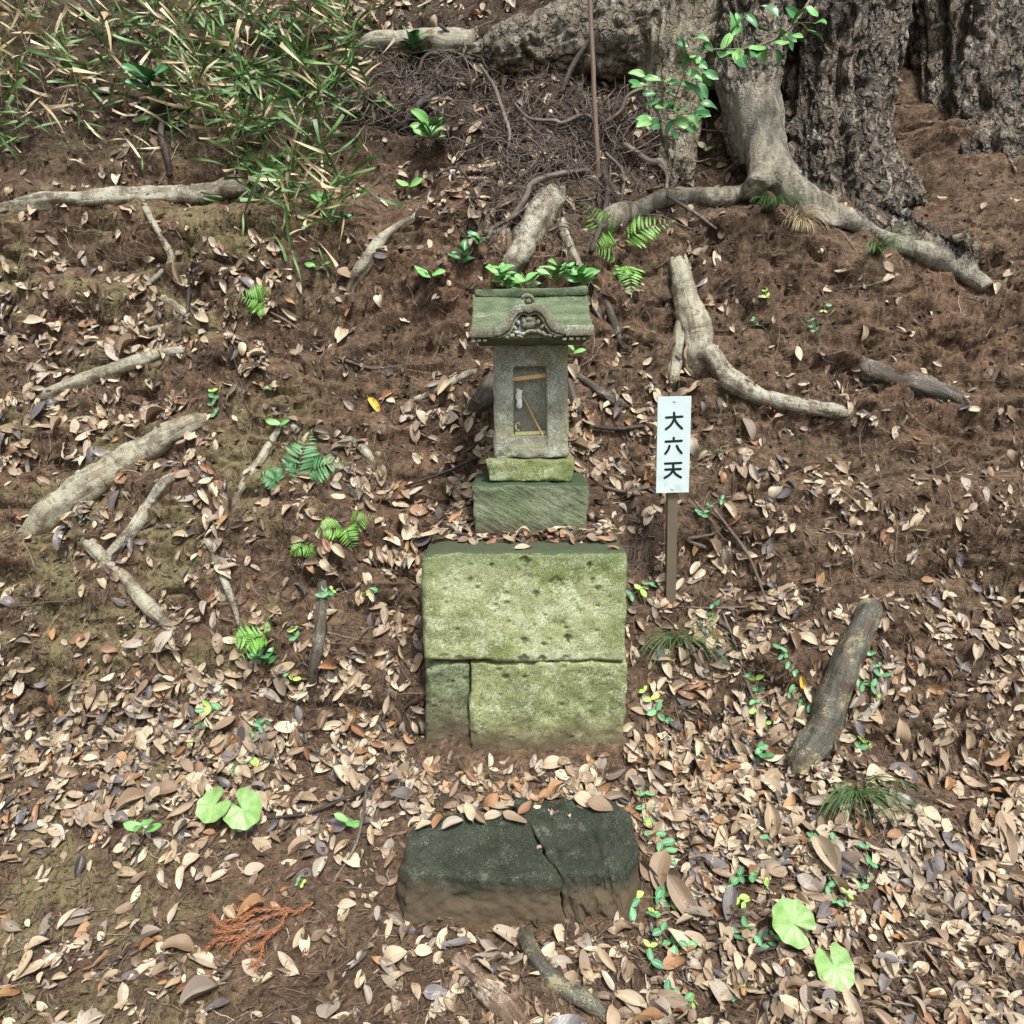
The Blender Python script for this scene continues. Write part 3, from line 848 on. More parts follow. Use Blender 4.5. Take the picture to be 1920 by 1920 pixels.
BLK_Y = 2.15
platform = thing("stone_platform", "pale green lichened platform of stacked tuff blocks beneath the shrine", "platform", (0.04, BLK_Y, 0.2))
def pxpit(px, py, rpx, dep, x0, z0):
    p = at_y(px, py, BLK_Y)
    return (p[0] - x0, p[2] - z0, rpx / 600, dep)
UB = [(880, 1060, 5, .006), (920, 1060, 5, .008), (983, 1054, 13, .012), (985, 1085, 12, .005), (1045, 1094, 17, .007), (1004, 1114, 8, .011), (946, 1115, 8, .006),
      (1107, 1060, 6, .012), (1112, 1088, 7, .008), (1123, 1103, 7, .010), (832, 1106, 6, .006), (893, 1102, 5, .008), (950, 1131, 5, .009), (928, 1136, 5, .008),
      (857, 1181, 5, .008), (1064, 1197, 9, .015), (984, 1201, 8, .010), (1019, 1208, 5, .010), (954, 1166, 4, .008), (1003, 1172, 3, .008), (1120, 1182, 3, .007),
      (1037, 1170, 8, .004), (1022, 1155, 3, .008), (1162, 1130, 5, .005), (1090, 1147, 3, .006), (1122, 1137, 4, .007), (1008, 1083, 4, .006), (879, 1087, 4, .008),
      (1145, 1119, 3, .006), (1055, 1168, 3, .007), (1062, 1178, 3, .007), (980, 1236, 12, .012), (1015, 1238, 10, .014), (1060, 1238, 12, .008), (835, 1235, 12, .006), (860, 1236, 10, .007)]
z0 = 0.553
x0 = 0.0385
f1 = pits([pxpit(a, b, c, d, x0, z0) for a, b, c, d in UB] + [(RNG.uniform(-.3, .3), RNG.uniform(.03, .33), RNG.uniform(.002, .0042), .005) for _ in range(70)], 3)
M_B1 = stone_mat("tuff_pale_lichen", (0.20, 0.225, 0.095), (0.36, 0.385, 0.22), moss=((0.15, 0.19, 0.06), 0.46, 5), white=((0.44, 0.475, 0.32), 0.44, 12), top=(0.070, 0.088, 0.050), spk=0.7, edge=((0.11, 0.15, 0.06), 0.58, 0.74))
v, f = stone_box(0.648, 0.50, 0.365, 0.0052, 0.016, 0.0030, 5, f1, 0.5, (1.0, 0.982))
# broken upper left corner
cx = sstep(-0.24, -0.33, v[:, 0]) * sstep(0.30, 0.365, v[:, 2])
v[:, 2] -= 0.018 * cx
part("stone_block", place(v, x0, BLK_Y, z0, math.radians(0.3)), f, M_B1, platform)
LB = [(812, 1290, 5, .008), (936, 1272, 7, .012), (972, 1271, 5, .010), (923, 1258, 6, .008), (1045, 1252, 6, .008), (1095, 1322, 8, .005), (1042, 1323, 5, .007), (1152, 1262, 5, .006),
      (1168, 1266, 4, .006), (1130, 1270, 3, .006), (1012, 1345, 14, .005), (1060, 1385, 5, .006)]
x1 = 0.0975
f2 = pits([pxpit(a, b, c, d, x1, 0.08) for a, b, c, d in LB] + [(RNG.uniform(-.24, .24), RNG.uniform(.2, .46), RNG.uniform(.002, .0045), .005) for _ in range(150)], 4)
M_B2 = stone_mat("tuff_yellow_green_moss", (0.145, 0.165, 0.072), (0.255, 0.275, 0.132), moss=((0.305, 0.335, 0.155), 0.40, 9), white=((0.37, 0.395, 0.27), 0.32, 18), stain=((0.13, 0.098, 0.064), 0.05, 0.17, 0.22), spk=0.75)
v, f = stone_box(0.505, 0.46, 0.467, 0.0055, 0.014, 0.004, 8, f2, 0.9)
part("stone_block", place(v, 0.118, BLK_Y + 0.004, 0.08), f, M_B2, platform)
f3 = pits([(0.02, 0.40, .007, .012), (-0.02, 0.42, .005, .008), (0.06, .41, .008, .006)] + [(RNG.uniform(-.07, .07), RNG.uniform(.2, .46), RNG.uniform(.002, .0045), .006) for _ in range(60)], 6)
M_B3 = stone_mat("tuff_dark_green", (0.095, 0.118, 0.062), (0.225, 0.265, 0.155), moss=((0.055, 0.072, 0.038), 0.40, 7), stain=((0.12, 0.09, 0.06), 0.08, 0.27, 0.25), spk=0.85)
v, f = stone_box(0.149, 0.44, 0.462, 0.0055, 0.022, 0.004, 12, f3, 0.9)
part("stone_block", place(v, -0.2115, BLK_Y + 0.011, 0.08), f, M_B3, platform)

# shrine: four carved stones
SX = 0.0625
shrine = thing("stone_shrine", "small moss-green stone shrine with carved gabled roof and hollow niche", "shrine", (SX, 2.5, 0.9))
def zpx(py, y): return at_y(960, py, y)[2]
def xpx(px, py, y): return at_y(px, py, y)[0]
M_BASE = stone_mat("moss_base_stone", (0.085, 0.105, 0.062), (0.17, 0.195, 0.125), moss=((0.12, 0.155, 0.08), 0.4, 6), top=(0.055, 0.085, 0.046), stain=((0.105, 0.078, 0.054), -0.01, 0.10, 0.10), chisel=0.75, spk=0.45)
v, f = stone_box(0.392, 0.27, 0.192, 0.005, 0.010, 0.003, 21, None, 0.9, (0.945, 1.0))
part("pedestal_stone", place(v, SX, 2.35, 0.900), f, M_BASE, shrine)
M_SILL = stone_mat("moss_sill_stone", (0.12, 0.155, 0.055), (0.24, 0.27, 0.11), moss=((0.075, 0.125, 0.05), 0.5, 7), top=(0.19, 0.19, 0.10), white=((0.34, 0.37, 0.24), 0.3, 12), spk=0.6)
v, f = stone_box(0.303, 0.22, 0.078, 0.004, 0.010, 0.003, 23, None, 0.9, (0.925, 1.0))
part("sill_stone", place(v, SX - 0.001, 2.385, 1.0945, math.radians(0.5)), f, M_SILL, shrine)
# body with its niche cut into the front
zb = 1.1725
nz0, nz1 = 1.249 - zb, 1.474 - zb
def niche(x, z):
    xx = x + 0.004
    c = 0.0035
    def rect(xa, xb, za, zc, dep, rc=0.008):
        dx = np.maximum(np.maximum(xa + rc - xx, xx - xb + rc), 0)
        dz = np.maximum(np.maximum(za + rc - z, z - zc + rc), 0)
        q = np.hypot(dx, dz) - rc
        return dep * (1 - sstep(-c, c, q))
    d = rect(-0.053, 0.054, nz0, nz1, 0.055)
    d = np.maximum(d, rect(-0.050, 0.056, nz0 - 0.04, nz0 + 0.02, 0.007, 0.004))
    # broken lower left corner, ragged foot
    ch = 0.014 * sstep(0.055, 0.0, z) * sstep(-0.05, -0.10, x) * (0.7 + 0.6 * fbm(np.stack([x * 40, z * 40, x * 0], 1), 3, 0.6, 77))
    d = d + np.maximum(ch, 0)
    return d
M_BODY = stone_mat("grey_green_body_stone", (0.17, 0.165, 0.12), (0.30, 0.295, 0.23), moss=((0.20, 0.22, 0.10), 0.42, 6), white=((0.40, 0.45, 0.40), 0.38, 9), spk=0.55, top=(0.16, 0.18, 0.09))
v, f = stone_box(0.247, 0.19, 0.378, 0.0032, 0.011, 0.0026, 31, niche, 0.8, (1.012, 0.985))
body = part("body_stone", place(v, SX + 0.003, 2.412, zb, math.radians(-0.6)), f, M_BODY, shrine)

# roof: concave slopes, thick eave, ridge cap and an undulating gable
ROLL = math.radians(-1.1)
EY = 2.290
M_ROOF = stone_mat("moss_roof_stone", (0.075, 0.100, 0.055), (0.145, 0.175, 0.105), moss=((0.055, 0.085, 0.045), 0.48, 6), white=((0.24, 0.26, 0.16), 0.22, 7), streak=0.6, spk=0.5, rough=0.75)
M_RIM = stone_mat("bare_roof_rim_stone", (0.115, 0.11, 0.078), (0.19, 0.187, 0.13), moss=((0.10, 0.125, 0.066), 0.42, 9), white=((0.36, 0.375, 0.33), 0.26, 16), spk=0.6)
slope = catmull([(2.291, 1.599, 0), (2.315, 1.606, 0), (2.36, 1.628, 0), (2.42, 1.664, 0), (2.475, 1.710, 0)], 26)[:, :2]
prof_r = [(2.400, 1.545), (2.340, 1.550), (2.297, 1.562), (EY, 1.568), (EY - 0.001, 1.580), (EY, 1.592)] + slope.tolist()
back = [(2 * 2.48 - a, b) for a, b in slope.tolist()[::-1]] + [(2.69, 1.566), (2.66, 1.548), (2.56, 1.545)]
ring = np.array(prof_r + back)
pv, pf = [], []
NXR = 90
m = len(ring)
for i in range(NXR + 1):
    u = -1 + 2 * i / NXR
    w = 0.1865 + 0.003 * sstep(2.3, 2.47, ring[:, 0])
    w = np.where(ring[:, 1] < 1.567, w - (1.567 - ring[:, 1]) * 0.9, w)          # underside cut back
    ed = 0.006 * abs(u) ** 6                                        # eaves turn up a touch at the ends
    pv.append(np.stack([u * w, ring[:, 0], ring[:, 1] + ed * sstep(2.4, 2.27, ring[:, 0])], 1))
pv = np.concatenate(pv)
for i in range(NXR):
    for j in range(m):
        k = (j + 1) % m
        pf.append([i * m + j, i * m + k, (i + 1) * m + k, (i + 1) * m + j])
pf.append(list(range(m))[::-1]); pf.append([NXR * m + j for j in range(m)])
pv[:, 2] += 0.0022 * fbm(pv * np.array([9, 30, 30]), 4, 0.55, 44)
pv[:, 1] += 0.002 * fbm(pv * 25, 3, 0.55, 45)
pv[:, 0] += 0.0025 * fbm(pv * 30 + 3, 3, 0.6, 46) * (np.abs(pv[:, 0]) > 0.17)
def roofpl(v):
    v = np.array(v, float) - np.array([0, 0, 1.56])
    return v @ np.array(Matrix.Rotation(ROLL, 3, 'Y')).T + np.array([SX, 0, 1.56])
# note: the face order above points outward
roof = part("roof", roofpl(pv), [q[::-1] for q in pf], M_ROOF, shrine)
v, f = stone_box(0.372, 0.045, 0.026, 0.005, 0.006, 0.002, 51, None, 0.9)
v[:, 2] += 0.004 * (np.abs(v[:, 0]) / 0.18) ** 3
part("ridge", roofpl(v + np.array([0.002, 2.458, 1.700])), f, M_ROOF, roof)
# gable band from photographed outline
GY = 2.262
def gp(px, py):
    p = at_y(px, py, GY)
    return (p[0] - SX, p[2])
outer = [(926, 613), (939, 608), (946, 600), (952, 591), (957, 582), (963, 575), (971, 571.5), (992, 570), (1013, 571), (1022, 575), (1030, 582), (1037, 592), (1042, 600), (1049, 607), (1062, 611)]
inner = [(926, 630), (940, 627), (948, 623), (957, 614), (962, 603), (967, 594), (974, 587), (983, 584.5), (991.5, 588), (1000, 584.5), (1010, 585.5), (1018, 592), (1023, 601), (1028, 611), (1036, 620), (1046, 625.5), (1062, 628)]
def resample(L, n): return catmull([(a, b, 0) for a, b in L], n)[:, :2]
NG = 64
O = np.array([gp(a, b) for a, b in resample(outer, NG)])
I = np.array([gp(a, b) for a, b in resample(inner, NG)])
def band(O, I, yf, yb, rnd=0.0035, seed=0):
    """solid strip between two curves, rounded on its outer front edge"""
    n = len(O)
    rows = [(O, yb, 0), (O, yf + rnd, 0), (O * 0.97 + I * 0.03, yf + rnd * 0.3, 0), (O * 0.9 + I * 0.1, yf, 0), (O * .5 + I * .5, yf - .0006, 0), (O * 0.1 + I * 0.9, yf, 0), (I, yf + rnd * 0.5, 0), (I, yb, 0)]
    V = np.concatenate([np.stack([c[:, 0], np.full(n, y), c[:, 1]], 1) for c, y, _ in rows])
    V += 0.0012 * np.stack([fbm(V * 60, 2, .5, seed), fbm(V * 60, 2, .5, seed + 1), fbm(V * 60, 2, .5, seed + 2)], 1)
    F = []
    k = len(rows)
    for r in range(k):
        s = (r + 1) % k
        for i in range(n - 1):
            F.append([r * n + i, r * n + i + 1, s * n + i + 1, s * n + i])
    F.append([r * n for r in range(k)]); F.append([r * n + n - 1 for r in range(k)][::-1])
    return V, [q[::-1] for q in F]
v, f = band(O, I, GY, 2.44, seed=61)
gable = part("gable", roofpl(v), f, M_RIM, roof)
# eave fascia left and right of the gable
for sgn, xa, xb in ((-1, -0.188, O[0][0] + 0.004), (1, O[-1][0] - 0.004, 0.188)):
    n = 24
    xx = np.linspace(xa, xb, n)
    Oc = np.stack([xx, np.full(n, 1.5975)], 1); Ic = np.stack([xx, np.full(n, 1.566)], 1)
    v, f = band(Oc, Ic, GY + 0.0035, 2.30, seed=64 + sgn)
    part("eave_rim", roofpl(v), f, M_RIM, roof)
# inner moulding, recessed
cen = np.array(gp(992, 640))
I2 = np.array([gp(a, b) for a, b in resample([(934, 634), (950, 630), (961, 620), (966, 608), (970, 598), (976, 592), (984, 590), (991.5, 594), (999, 590), (1008, 591), (1014, 597), (1019, 606), (1024, 616), (1032, 625), (1042, 630), (1056, 632)], NG)])
I1 = I * 0.86 + I2 * 0.14
v, f = band(I1, I2, GY + 0.006, 2.30, 0.002, 71)
part("moulding", roofpl(v), f, M_RIM, gable)
# tympanum behind the carving
n = NG
low = np.stack([I2[:, 0], np.full(n, gp(992, 634)[1])], 1)
v, f = band(I2 * 1.0, np.minimum(low, I2), GY + 0.022, 2.31, 0.001, 75)
part("tympanum", roofpl(v), f, M_RIM, gable)
# flower: fan of petals round a heart-shaped centre, with scrolls beneath
fc = np.array(gp(992, 600)); PX = 1 / 611.0
mbf = MB()
for k in range(19):
    a = math.radians(-205 + 230 * k / 18)
    L = (15 if 4 < k < 15 else 12) * PX
    c = (fc[0] + math.cos(a) * L * .62, GY + 0.014, fc[1] + math.sin(a) * L * .62)
    R = Matrix.Rotation(-a, 3, 'Y')
    mbf.add(*ellipsoid(c, (L * .55, .006, 1.9 * PX), 8, 6, R))
mbf.add(*ellipsoid((fc[0], GY + 0.012, fc[1] + 2 * PX), (8 * PX, .007, 5.5 * PX), 12, 8))
part("carved_flower", roofpl(mbf.get()[0]), mbf.get()[1], M_RIM, gable)
mbs = MB()
for (a, b, rx, rz, rot) in [(970, 623, 9, 4, 15), (980, 626, 8, 4, -10), (990, 622, 8, 4, -25), (1001, 621, 8, 4, 10), (1011, 622, 8, 4, 30), (1020, 626, 8, 4, 40), (966, 614, 6, 3.5, 60), (1018, 612, 8, 3.5, -50), (972, 604, 6, 4, 70), (1010, 604, 6, 4, -60),
                            (960, 628, 6, 4, 0), (950, 631, 5, 3.5, 0), (1032, 629, 6, 4, 0), (1042, 631, 5, 3, 0), (975, 630, 7, 3, 20)]:
    g = gp(a, b)
    mbs.add(*ellipsoid((g[0], GY + 0.013, g[1]), (rx * PX, .007, rz * PX), 9, 6, Matrix.Rotation(math.radians(rot), 3, 'Y')))
part("carved_scrolls", roofpl(mbs.get()[0]), mbs.get()[1], M_RIM, gable)
# knob above the gable
kp = [(980, 563), (983, 558), (990, 556), (997, 558), (1001, 564), (1002, 569)]
P = np.array([[at_y(a, b, 2.42)[0] - SX, 2.405, at_y(a, b, 2.42)[2] + 0.002] for a, b in kp])
mbk = MB(); mbk.add(*tube(P, [.004, .007, .008, .007, .005, .003], 9, 18, 0.1, 60, 5))
mbk.add(*ellipsoid(P.mean(0) + np.array([0, .006, -.008]), (.014, .012, .012), 10, 7))
part("finial_knob", roofpl(mbk.get()[0]), mbk.get()[1], M_RIM, roof)
# little rafter ends under the eave
for px in (1059, 1072, 1084, 1096, 887, 897.5, 909):
    g = gp(px, 631)
    v, f = stone_box(0.0125, 0.030, 0.0085, 0.004, 0.0012, 0.0004, int(px))
    part("rafter_end", roofpl(v + np.array([g[0], GY + 0.008, 1.5545])), f, M_RIM, roof)

# things lying in the niche
def bar(p, q, w, t, mat, name, label, cat, bend=0.0):
    p, q = np.array(p, float), np.array(q, float)
    mid = (p + q) / 2 + np.array([0, -bend, 0])
    P = catmull([p, mid, q], 14)
    V = []
    for c in P:
        for (a, b) in ((-1, -1), (1, -1), (1, 1), (-1, 1)):
            V.append(c + np.array([0, a * t / 2, b * w / 2]))
    V = np.array(V); F = []
    for i in range(13):
        for j in range(4):
            k = (j + 1) % 4
            F.append([i * 4 + j, (i + 1) * 4 + j, (i + 1) * 4 + k, i * 4 + k])
    F += [[0, 1, 2, 3], [55, 54, 53, 52]]
    return solo(name, V, F, mat, P[0], label, cat, smooth=False)
NYF = 2.412
bar(at_y(962, 711, NYF + .018), at_y(1023, 704, NYF + .028), 0.0125, 0.003, M_BAMB, "bamboo_slat", "bright orange-tan bamboo slat wedged across the top of the niche", "slat", 0.008)
bar(at_y(966, 813, NYF + .024), at_y(1025, 810.5, NYF + .028), 0.011, 0.003, M_BAMBO, "bamboo_slat", "faded olive bamboo slat across the foot of the niche", "slat", 0.004)
stick = thing("paper_wand", "thin bamboo wand with a crumpled white paper leaning inside the niche", "wand", at_y(1022, 823, NYF + .012))
P = [at_y(964, 719, NYF + .050), at_y(985, 752, NYF + .042), at_y(1004, 790, NYF + .032), at_y(1021, 822, NYF + .014)]
part("stick", *tube(P, [.0018, .0021, .0024, .0022], 7, 16), M_BAMB, stick)
loop = [(970, 727), (976, 731), (980, 733), (978, 738), (978.5, 744), (979, 752), (979, 760), (977, 765), (972, 766), (968, 762), (968, 757), (970, 753), (967, 748), (967, 740), (969, 735), (968, 730)]
pc = np.array([at_y(a, b, NYF + .030) for a, b in resample(loop + loop[:1], 41)[:-1]])
cc = pc.mean(0)
V = [cc]; F = []
for r in (0.35, 0.7, 1.0):
    q = cc + (pc - cc) * r
    q[:, 1] += 0.006 * fbm(q * 90, 2, 0.5, 88) - 0.004 * (1 - r)
    V += list(q)
for k in range(40): F.append([0, 1 + (k + 1) % 40, 1 + k])
for a in range(2):
    for k in range(40):
        j = (k + 1) % 40
        F.append([1 + a * 40 + k, 1 + a * 40 + j, 1 + (a + 1) * 40 + j, 1 + (a + 1) * 40 + k])
V = np.array(V)
nvv = len(V)
V = np.concatenate([V, V + np.array([0, .0012, 0])]); F = F + [[i + nvv for i in q[::-1]] for q in F]
part("paper_streamer", V, F, M_PAPER, stick)
mbc = MB()
ang = np.linspace(0.2, 5.3, 16)
cm = at_y(971, 800, NYF + .03)
P = [cm + np.array([math.cos(a) * .007, .002 * math.sin(3 * a), math.sin(a) * .013]) for a in ang]
mbc.add(*tube(P, [.0025, .004, .0045, .004, .003], 7, 30, 0.5, 120, 9))
solo("mud_nest", *mbc.get(), M_CRUST, cm, "small crumbling pale mud ring on the left edge of the niche", "nest")

# ------------------------------------------------------------------ name sign on its post
YS = 2.405
pb, _ = hit(1258, 1132)
sign = thing("name_sign", "white name board with three black characters on a brown post", "sign", pb)
pl_top, pl_bot = at_y(1265, 743.3, YS), at_y(1260.8, 924, YS)
ax_z = (pl_top - pl_bot); PH = np.linalg.norm(ax_z); ax_z /= PH
ax_x = np.array([ax_z[2], 0, -ax_z[0]]); ax_y = np.array([0, 1.0, 0])
PWID = 0.1112
def sp(u, v, dy):
    """u, v across and down the board 0..1, dy behind its front"""
    return pl_bot + ax_z * PH * (1 - v) + ax_x * PWID * (u - 0.5) + ax_y * dy
def board(u0, u1, v0, v1, d0, d1, bev=0.0006):
    V, F = [], []
    def rect(e, d): return [sp(u0 + e / PWID, v0 + e / PH, d), sp(u1 - e / PWID, v0 + e / PH, d), sp(u1 - e / PWID, v1 - e / PH, d), sp(u0 + e / PWID, v1 - e / PH, d)]
    V = rect(bev, d0) + rect(0, d0 + bev) + rect(0, d1)
    F = [[0, 1, 2, 3][::-1], [8, 9, 10, 11]]
    for a in (0, 4):
        for j in range(4):
            k = (j + 1) % 4
            F.append([a + j, a + k, a + 4 + k, a + 4 + j])
    return np.array(V), F
plate = part("plate", *board(0, 1, 0, 1, 0, 0.003), M_PLATE, sign, smooth=False)
# post: a square metal tube with its open, slightly bevelled top
top_c, bot_c = at_y(1263.5, 735, YS + .02), pb + np.array([0.0, 0.0, -0.12])
def post_mesh(a, b, w, t):
    V, F = [], []
    for (c, s) in ((b, 1), (a, 1), (a, .82), (a - np.array([0, 0, .02]), .82)):
        for (i, j) in ((-1, -1), (1, -1), (1, 1), (-1, 1)):
            V.append(c + np.array([i * w / 2 * s, j * t / 2 * s, 0]))
    for r in range(3):
        for j in range(4):
            k = (j + 1) % 4
            F.append([r * 4 + j, r * 4 + k, (r + 1) * 4 + k, (r + 1) * 4 + j])
    F.append([12, 13, 14, 15])
    return np.array(V), F
v, f = post_mesh(top_c, bot_c, 0.0335, 0.030)
part("post", v, f, M_POST, sign, smooth=False)
def bolt(u, v):
    V, F = [sp(u, v, -0.0022)], []
    for (r, d) in ((.0035, -.0021), (.0055, -.0012), (.0058, 0.0003)):
        for k in range(16):
            a = 2 * math.pi * k / 16
            V.append(sp(u + r * math.cos(a) / PWID, v + r * math.sin(a) / PH, d))
    for k in range(16): F.append([0, 1 + k, 1 + (k + 1) % 16])
    for q in range(2):
        for k in range(16):
            j = (k + 1) % 16
            F.append([1 + q * 16 + k, 1 + (q + 1) * 16 + k, 1 + (q + 1) * 16 + j, 1 + q * 16 + j])
    part("rivet", np.array(V), F, M_BOLT, plate)
bolt(0.5, 0.045); bolt(0.495, 0.955)
def zuv(Xz, Yz):
    v = (Yz - 205) / 1577.0
    return ((Xz - (203 - 28 * v)) / (552 - 15 * v), v)
def stroke(P, hw, lift):
    """flat brush stroke with round ends, P in board u/v"""
    Q = np.array([((u - .5) * PWID, -v * PH, 0) for u, v in [zuv(*p) for p in P]])
    C = catmull(Q, 16)[:, :2]
    T = np.gradient(C, axis=0); T /= np.linalg.norm(T, axis=1)[:, None]
    Nn = np.stack([-T[:, 1], T[:, 0]], 1)
    out = list(C + Nn * hw)
    a0 = math.atan2(Nn[-1][1], Nn[-1][0])
    out += [C[-1] + hw * np.array([math.cos(a0 - math.pi * k / 7), math.sin(a0 - math.pi * k / 7)]) for k in range(1, 7)]
    out += list((C - Nn * hw)[::-1])
    a0 = math.atan2(-Nn[0][1], -Nn[0][0])
    out += [C[0] + hw * np.array([math.cos(a0 - math.pi * k / 7), math.sin(a0 - math.pi * k / 7)]) for k in range(1, 7)]
    n = len(out)
    V = [sp(x / PWID + .5, -y / PH, -lift) for x, y in out] + [sp(x / PWID + .5, -y / PH, 0.0004) for x, y in out]
    F = [list(range(n))] + [[i, i + n, (i + 1) % n + n, (i + 1) % n] for i in range(n)]
    return np.array(V), F
CH = [
 [[(340, 540), (605, 530)], [(470, 467), (473, 545), (455, 600), (410, 670), (336, 728)], [(474, 545), (490, 592), (532, 655), (598, 722)]],
 [[(464, 872), (465, 918)], [(332, 930), (594, 922)], [(395, 1002), (374, 1062), (326, 1127)], [(515, 1002), (545, 1062), (592, 1121)]],
 [[(322, 1292), (588, 1286)], [(326, 1390), (580, 1386)], [(456, 1292), (453, 1390), (420, 1452), (375, 1492), (316, 1527)], [(456, 1392), (476, 1442), (520, 1485), (582, 1524)]],
]
for ch in CH:
    m_ = MB()
    for k, st in enumerate(ch):
        m_.add(*stroke(st, 0.0040, 0.0006 + 0.00025 * k))
    part("character", *m_.get(), M_INK, plate, smooth=False)

# ------------------------------------------------------------------ cracked step stone at the bottom
slab_base = (0.02, 1.85, 0.0)
slab = thing("step_stone", "dark mossy step stone cracked in two with earth-stained front", "stone", slab_base)
M_SLAB = stone_mat("dark_mossy_slab", (0.017, 0.021, 0.015), (0.038, 0.045, 0.031), moss=((0.024, 0.034, 0.020), 0.46, 5), white=((0.085, 0.095, 0.07), 0.16, 22), stain=((0.115, 0.086, 0.055), 0.075, 0.155, 0.09), spk=0.7, grain=210)
TZ = 0.15
def top_pt(px, py, z=TZ):
    d = ray(px, py)
    return CAM + d * ((z - CAMZ) / d[2])
def slab_piece(nx_, fx0, fx1, yb_l, yb_r, yf_l, yf_r, seed, rr):
    """warp a worn box so its plan follows the given edges; fx0/fx1(t, s) give left and right x by depth t and height s"""
    w, d, h = 0.4, 0.26, 0.22
    V, F = stone_box(w, d, h, 0.005, rr, 0.0075, seed, None, 0.9)
    u = np.clip(V[:, 0] / w + .5, -.05, 1.05); t = V[:, 1] / d; s = V[:, 2] / h
    yf = yf_l * (1 - u) + yf_r * u; yb = yb_l * (1 - u) + yb_r * u
    bow = -0.012 * np.sin(np.pi * u)
    y = yf * (1 - t) + yb * t - (1 - s) * 0.03 * (1 - t) + bow * (1 - t)
    global SLAB_TT
    SLAB_TT = (y - 1.69) / 0.30
    x = fx0(t, s) * (1 - u) + fx1(t, s) * u
    z = -0.07 + V[:, 2] + 0.028 * t * s + 0.006 * fbm(np.stack([x * 6, y * 6, s * 0], 1), 2, .5, seed)
    return np.stack([x, y, z], 1), F
def crk(t, s):
    q = SLAB_TT
    return 0.122 - 0.126 * q + 0.03 * (1 - s) * (1 - np.clip(q, 0, 1)) + 0.008 * fbm(np.stack([q * 6, s * 2, q * 0], 1), 3, 0.6, 7)
v, f = slab_piece(0, lambda t, s: -0.322 + 0.018 * t + 0.012 * s + 0.05 * sstep(.6, 1, t) ** 2 + 0.03 * sstep(.25, 0, t) ** 2, lambda t, s: crk(t, s) - 0.0012, 1.895, 1.905, 1.69, 1.68, 71, 0.011)
part("slab_piece", v, f, M_SLAB, slab)
v, f = slab_piece(0, lambda t, s: crk(t, s) + 0.0012, lambda t, s: 0.356 + 0.012 * t - 0.012 * s - 0.07 * sstep(.55, 1, t) ** 2 - 0.03 * sstep(.25, 0, t) ** 2, 1.995, 1.985, 1.685, 1.70, 75, 0.012)
part("slab_piece", v, f, M_SLAB, slab)
# ------------------------------------------------------------------ leaf shapes
def unit(a):
    a = np.asarray(a, float)
    return a / (np.linalg.norm(a) + 1e-12)

def leaf_geo(seed, aspect=0.42, fold=0.35, curl=0.15, nu=4, nv=8, stalk=0.10, wav=0.03, tooth=0.0, blunt=0.0):
    """leaf of length 1 along +Y, face up +Z; returns verts, faces, uvs"""
    rg = np.random.default_rng(seed)
    v = np.linspace(0, 1, nv + 1)
    w = (v ** (0.62 - 0.1 * blunt)) * ((1 - v) ** (0.78 - 0.25 * blunt)) ; w = w / w.max() * aspect / 2
    w[0] = w[-1] = 0.004
    u = np.linspace(-1, 1, nu + 1)
    U, Vv = np.meshgrid(u, v)
    Wd = w[:, None] * np.ones_like(U)
    ph = rg.uniform(0, 6.28, 4)
    asym = 1 + 0.12 * rg.uniform(-1, 1) * np.sign(U)
    Xc = U * Wd * asym + 0.05 * rg.uniform(-1, 1) * np.sin(Vv * 3.1)
    if tooth: Xc = Xc * (1 + tooth * (np.arange(nv + 1) % 2)[:, None] * np.abs(U))
    Zc = fold * np.abs(U) * Wd + curl * ((Vv - .5) ** 2 - .1) * rg.choice([-1, 1, 1]) + wav * np.sin(Vv * 7 + ph[0] + U * 1.5) * np.abs(U) + 0.10 * rg.uniform(-1, 1) * U * (Vv - .4)
    P = np.stack([Xc, Vv, Zc], -1).reshape(-1, 3)
    F = []
    for i in range(nv):
        for j in range(nu):
            a = i * (nu + 1) + j
            F.append([a, a + 1, a + nu + 2, a + nu + 1])
    UV = np.stack([U * 0.5 + 0.5, Vv], -1).reshape(-1, 2)
    if stalk:
        n = len(P)
        zb_ = P[nu // 2, 2]
        P = np.vstack([P, [[-.008, -stalk, zb_ + .03], [.008, -stalk, zb_ + .03], [.008, 0.03, zb_ + .004], [-.008, 0.03, zb_ + .004]]])
        UV = np.vstack([UV, [[.5, 0]] * 4])
        F.append([n, n + 1, n + 2, n + 3])
    return P, F, UV

def frame(n, d):
    """rotation matrix with Y along d, Z near n"""
    d = unit(d); x = unit(cross(d, n)); z = cross(x, d)
    return np.stack([x, d, z], 1)
def mat4(R, s, p):
    m = np.eye(4)
    m[:3, :3] = R * (np.asarray(s) if not np.isscalar(s) else s)
    m[:3, 3] = p
    return Matrix(m.tolist())

DEAD = [leaf_geo(100 + i, aspect=a, fold=fo, curl=cu, wav=wv) for i, (a, fo, cu, wv) in enumerate(
    [(.40, .3, .15, .02), (.46, .5, .30, .03), (.36, .7, .2, .02), (.42, .2, -.25, .04), (.50, .4, .5, .03), (.34, .9, .1, .03), (.44, .3, .35, .05), (.40, 1.1, .25, .02),
     (.48, .15, .1, .02), (.38, .5, -.4, .03), (.43, .6, .6, .04), (.37, .25, .2, .05), (.55, .3, .2, .04), (.41, -.3, .2, .03), (.45, -.5, .3, .03), (.39, 1.5, .3, .04), (.28, .5, .3, .03), (.30, .8, .5, .03), (.60, .2, .15, .05), (.33, .3, .8, .05), (.46, 1.8, .2, .05), (.52, .6, .9, .06)])]
DEAD_ME = {}
def dead_mesh(i, key):
    if (i, key) not in DEAD_ME:
        P, F, UV = DEAD[i]
        DEAD_ME[(i, key)] = mk_mesh("fallen_leaf", P, F, M_LEAF[key], uvs=UV)
    return DEAD_ME[(i, key)]

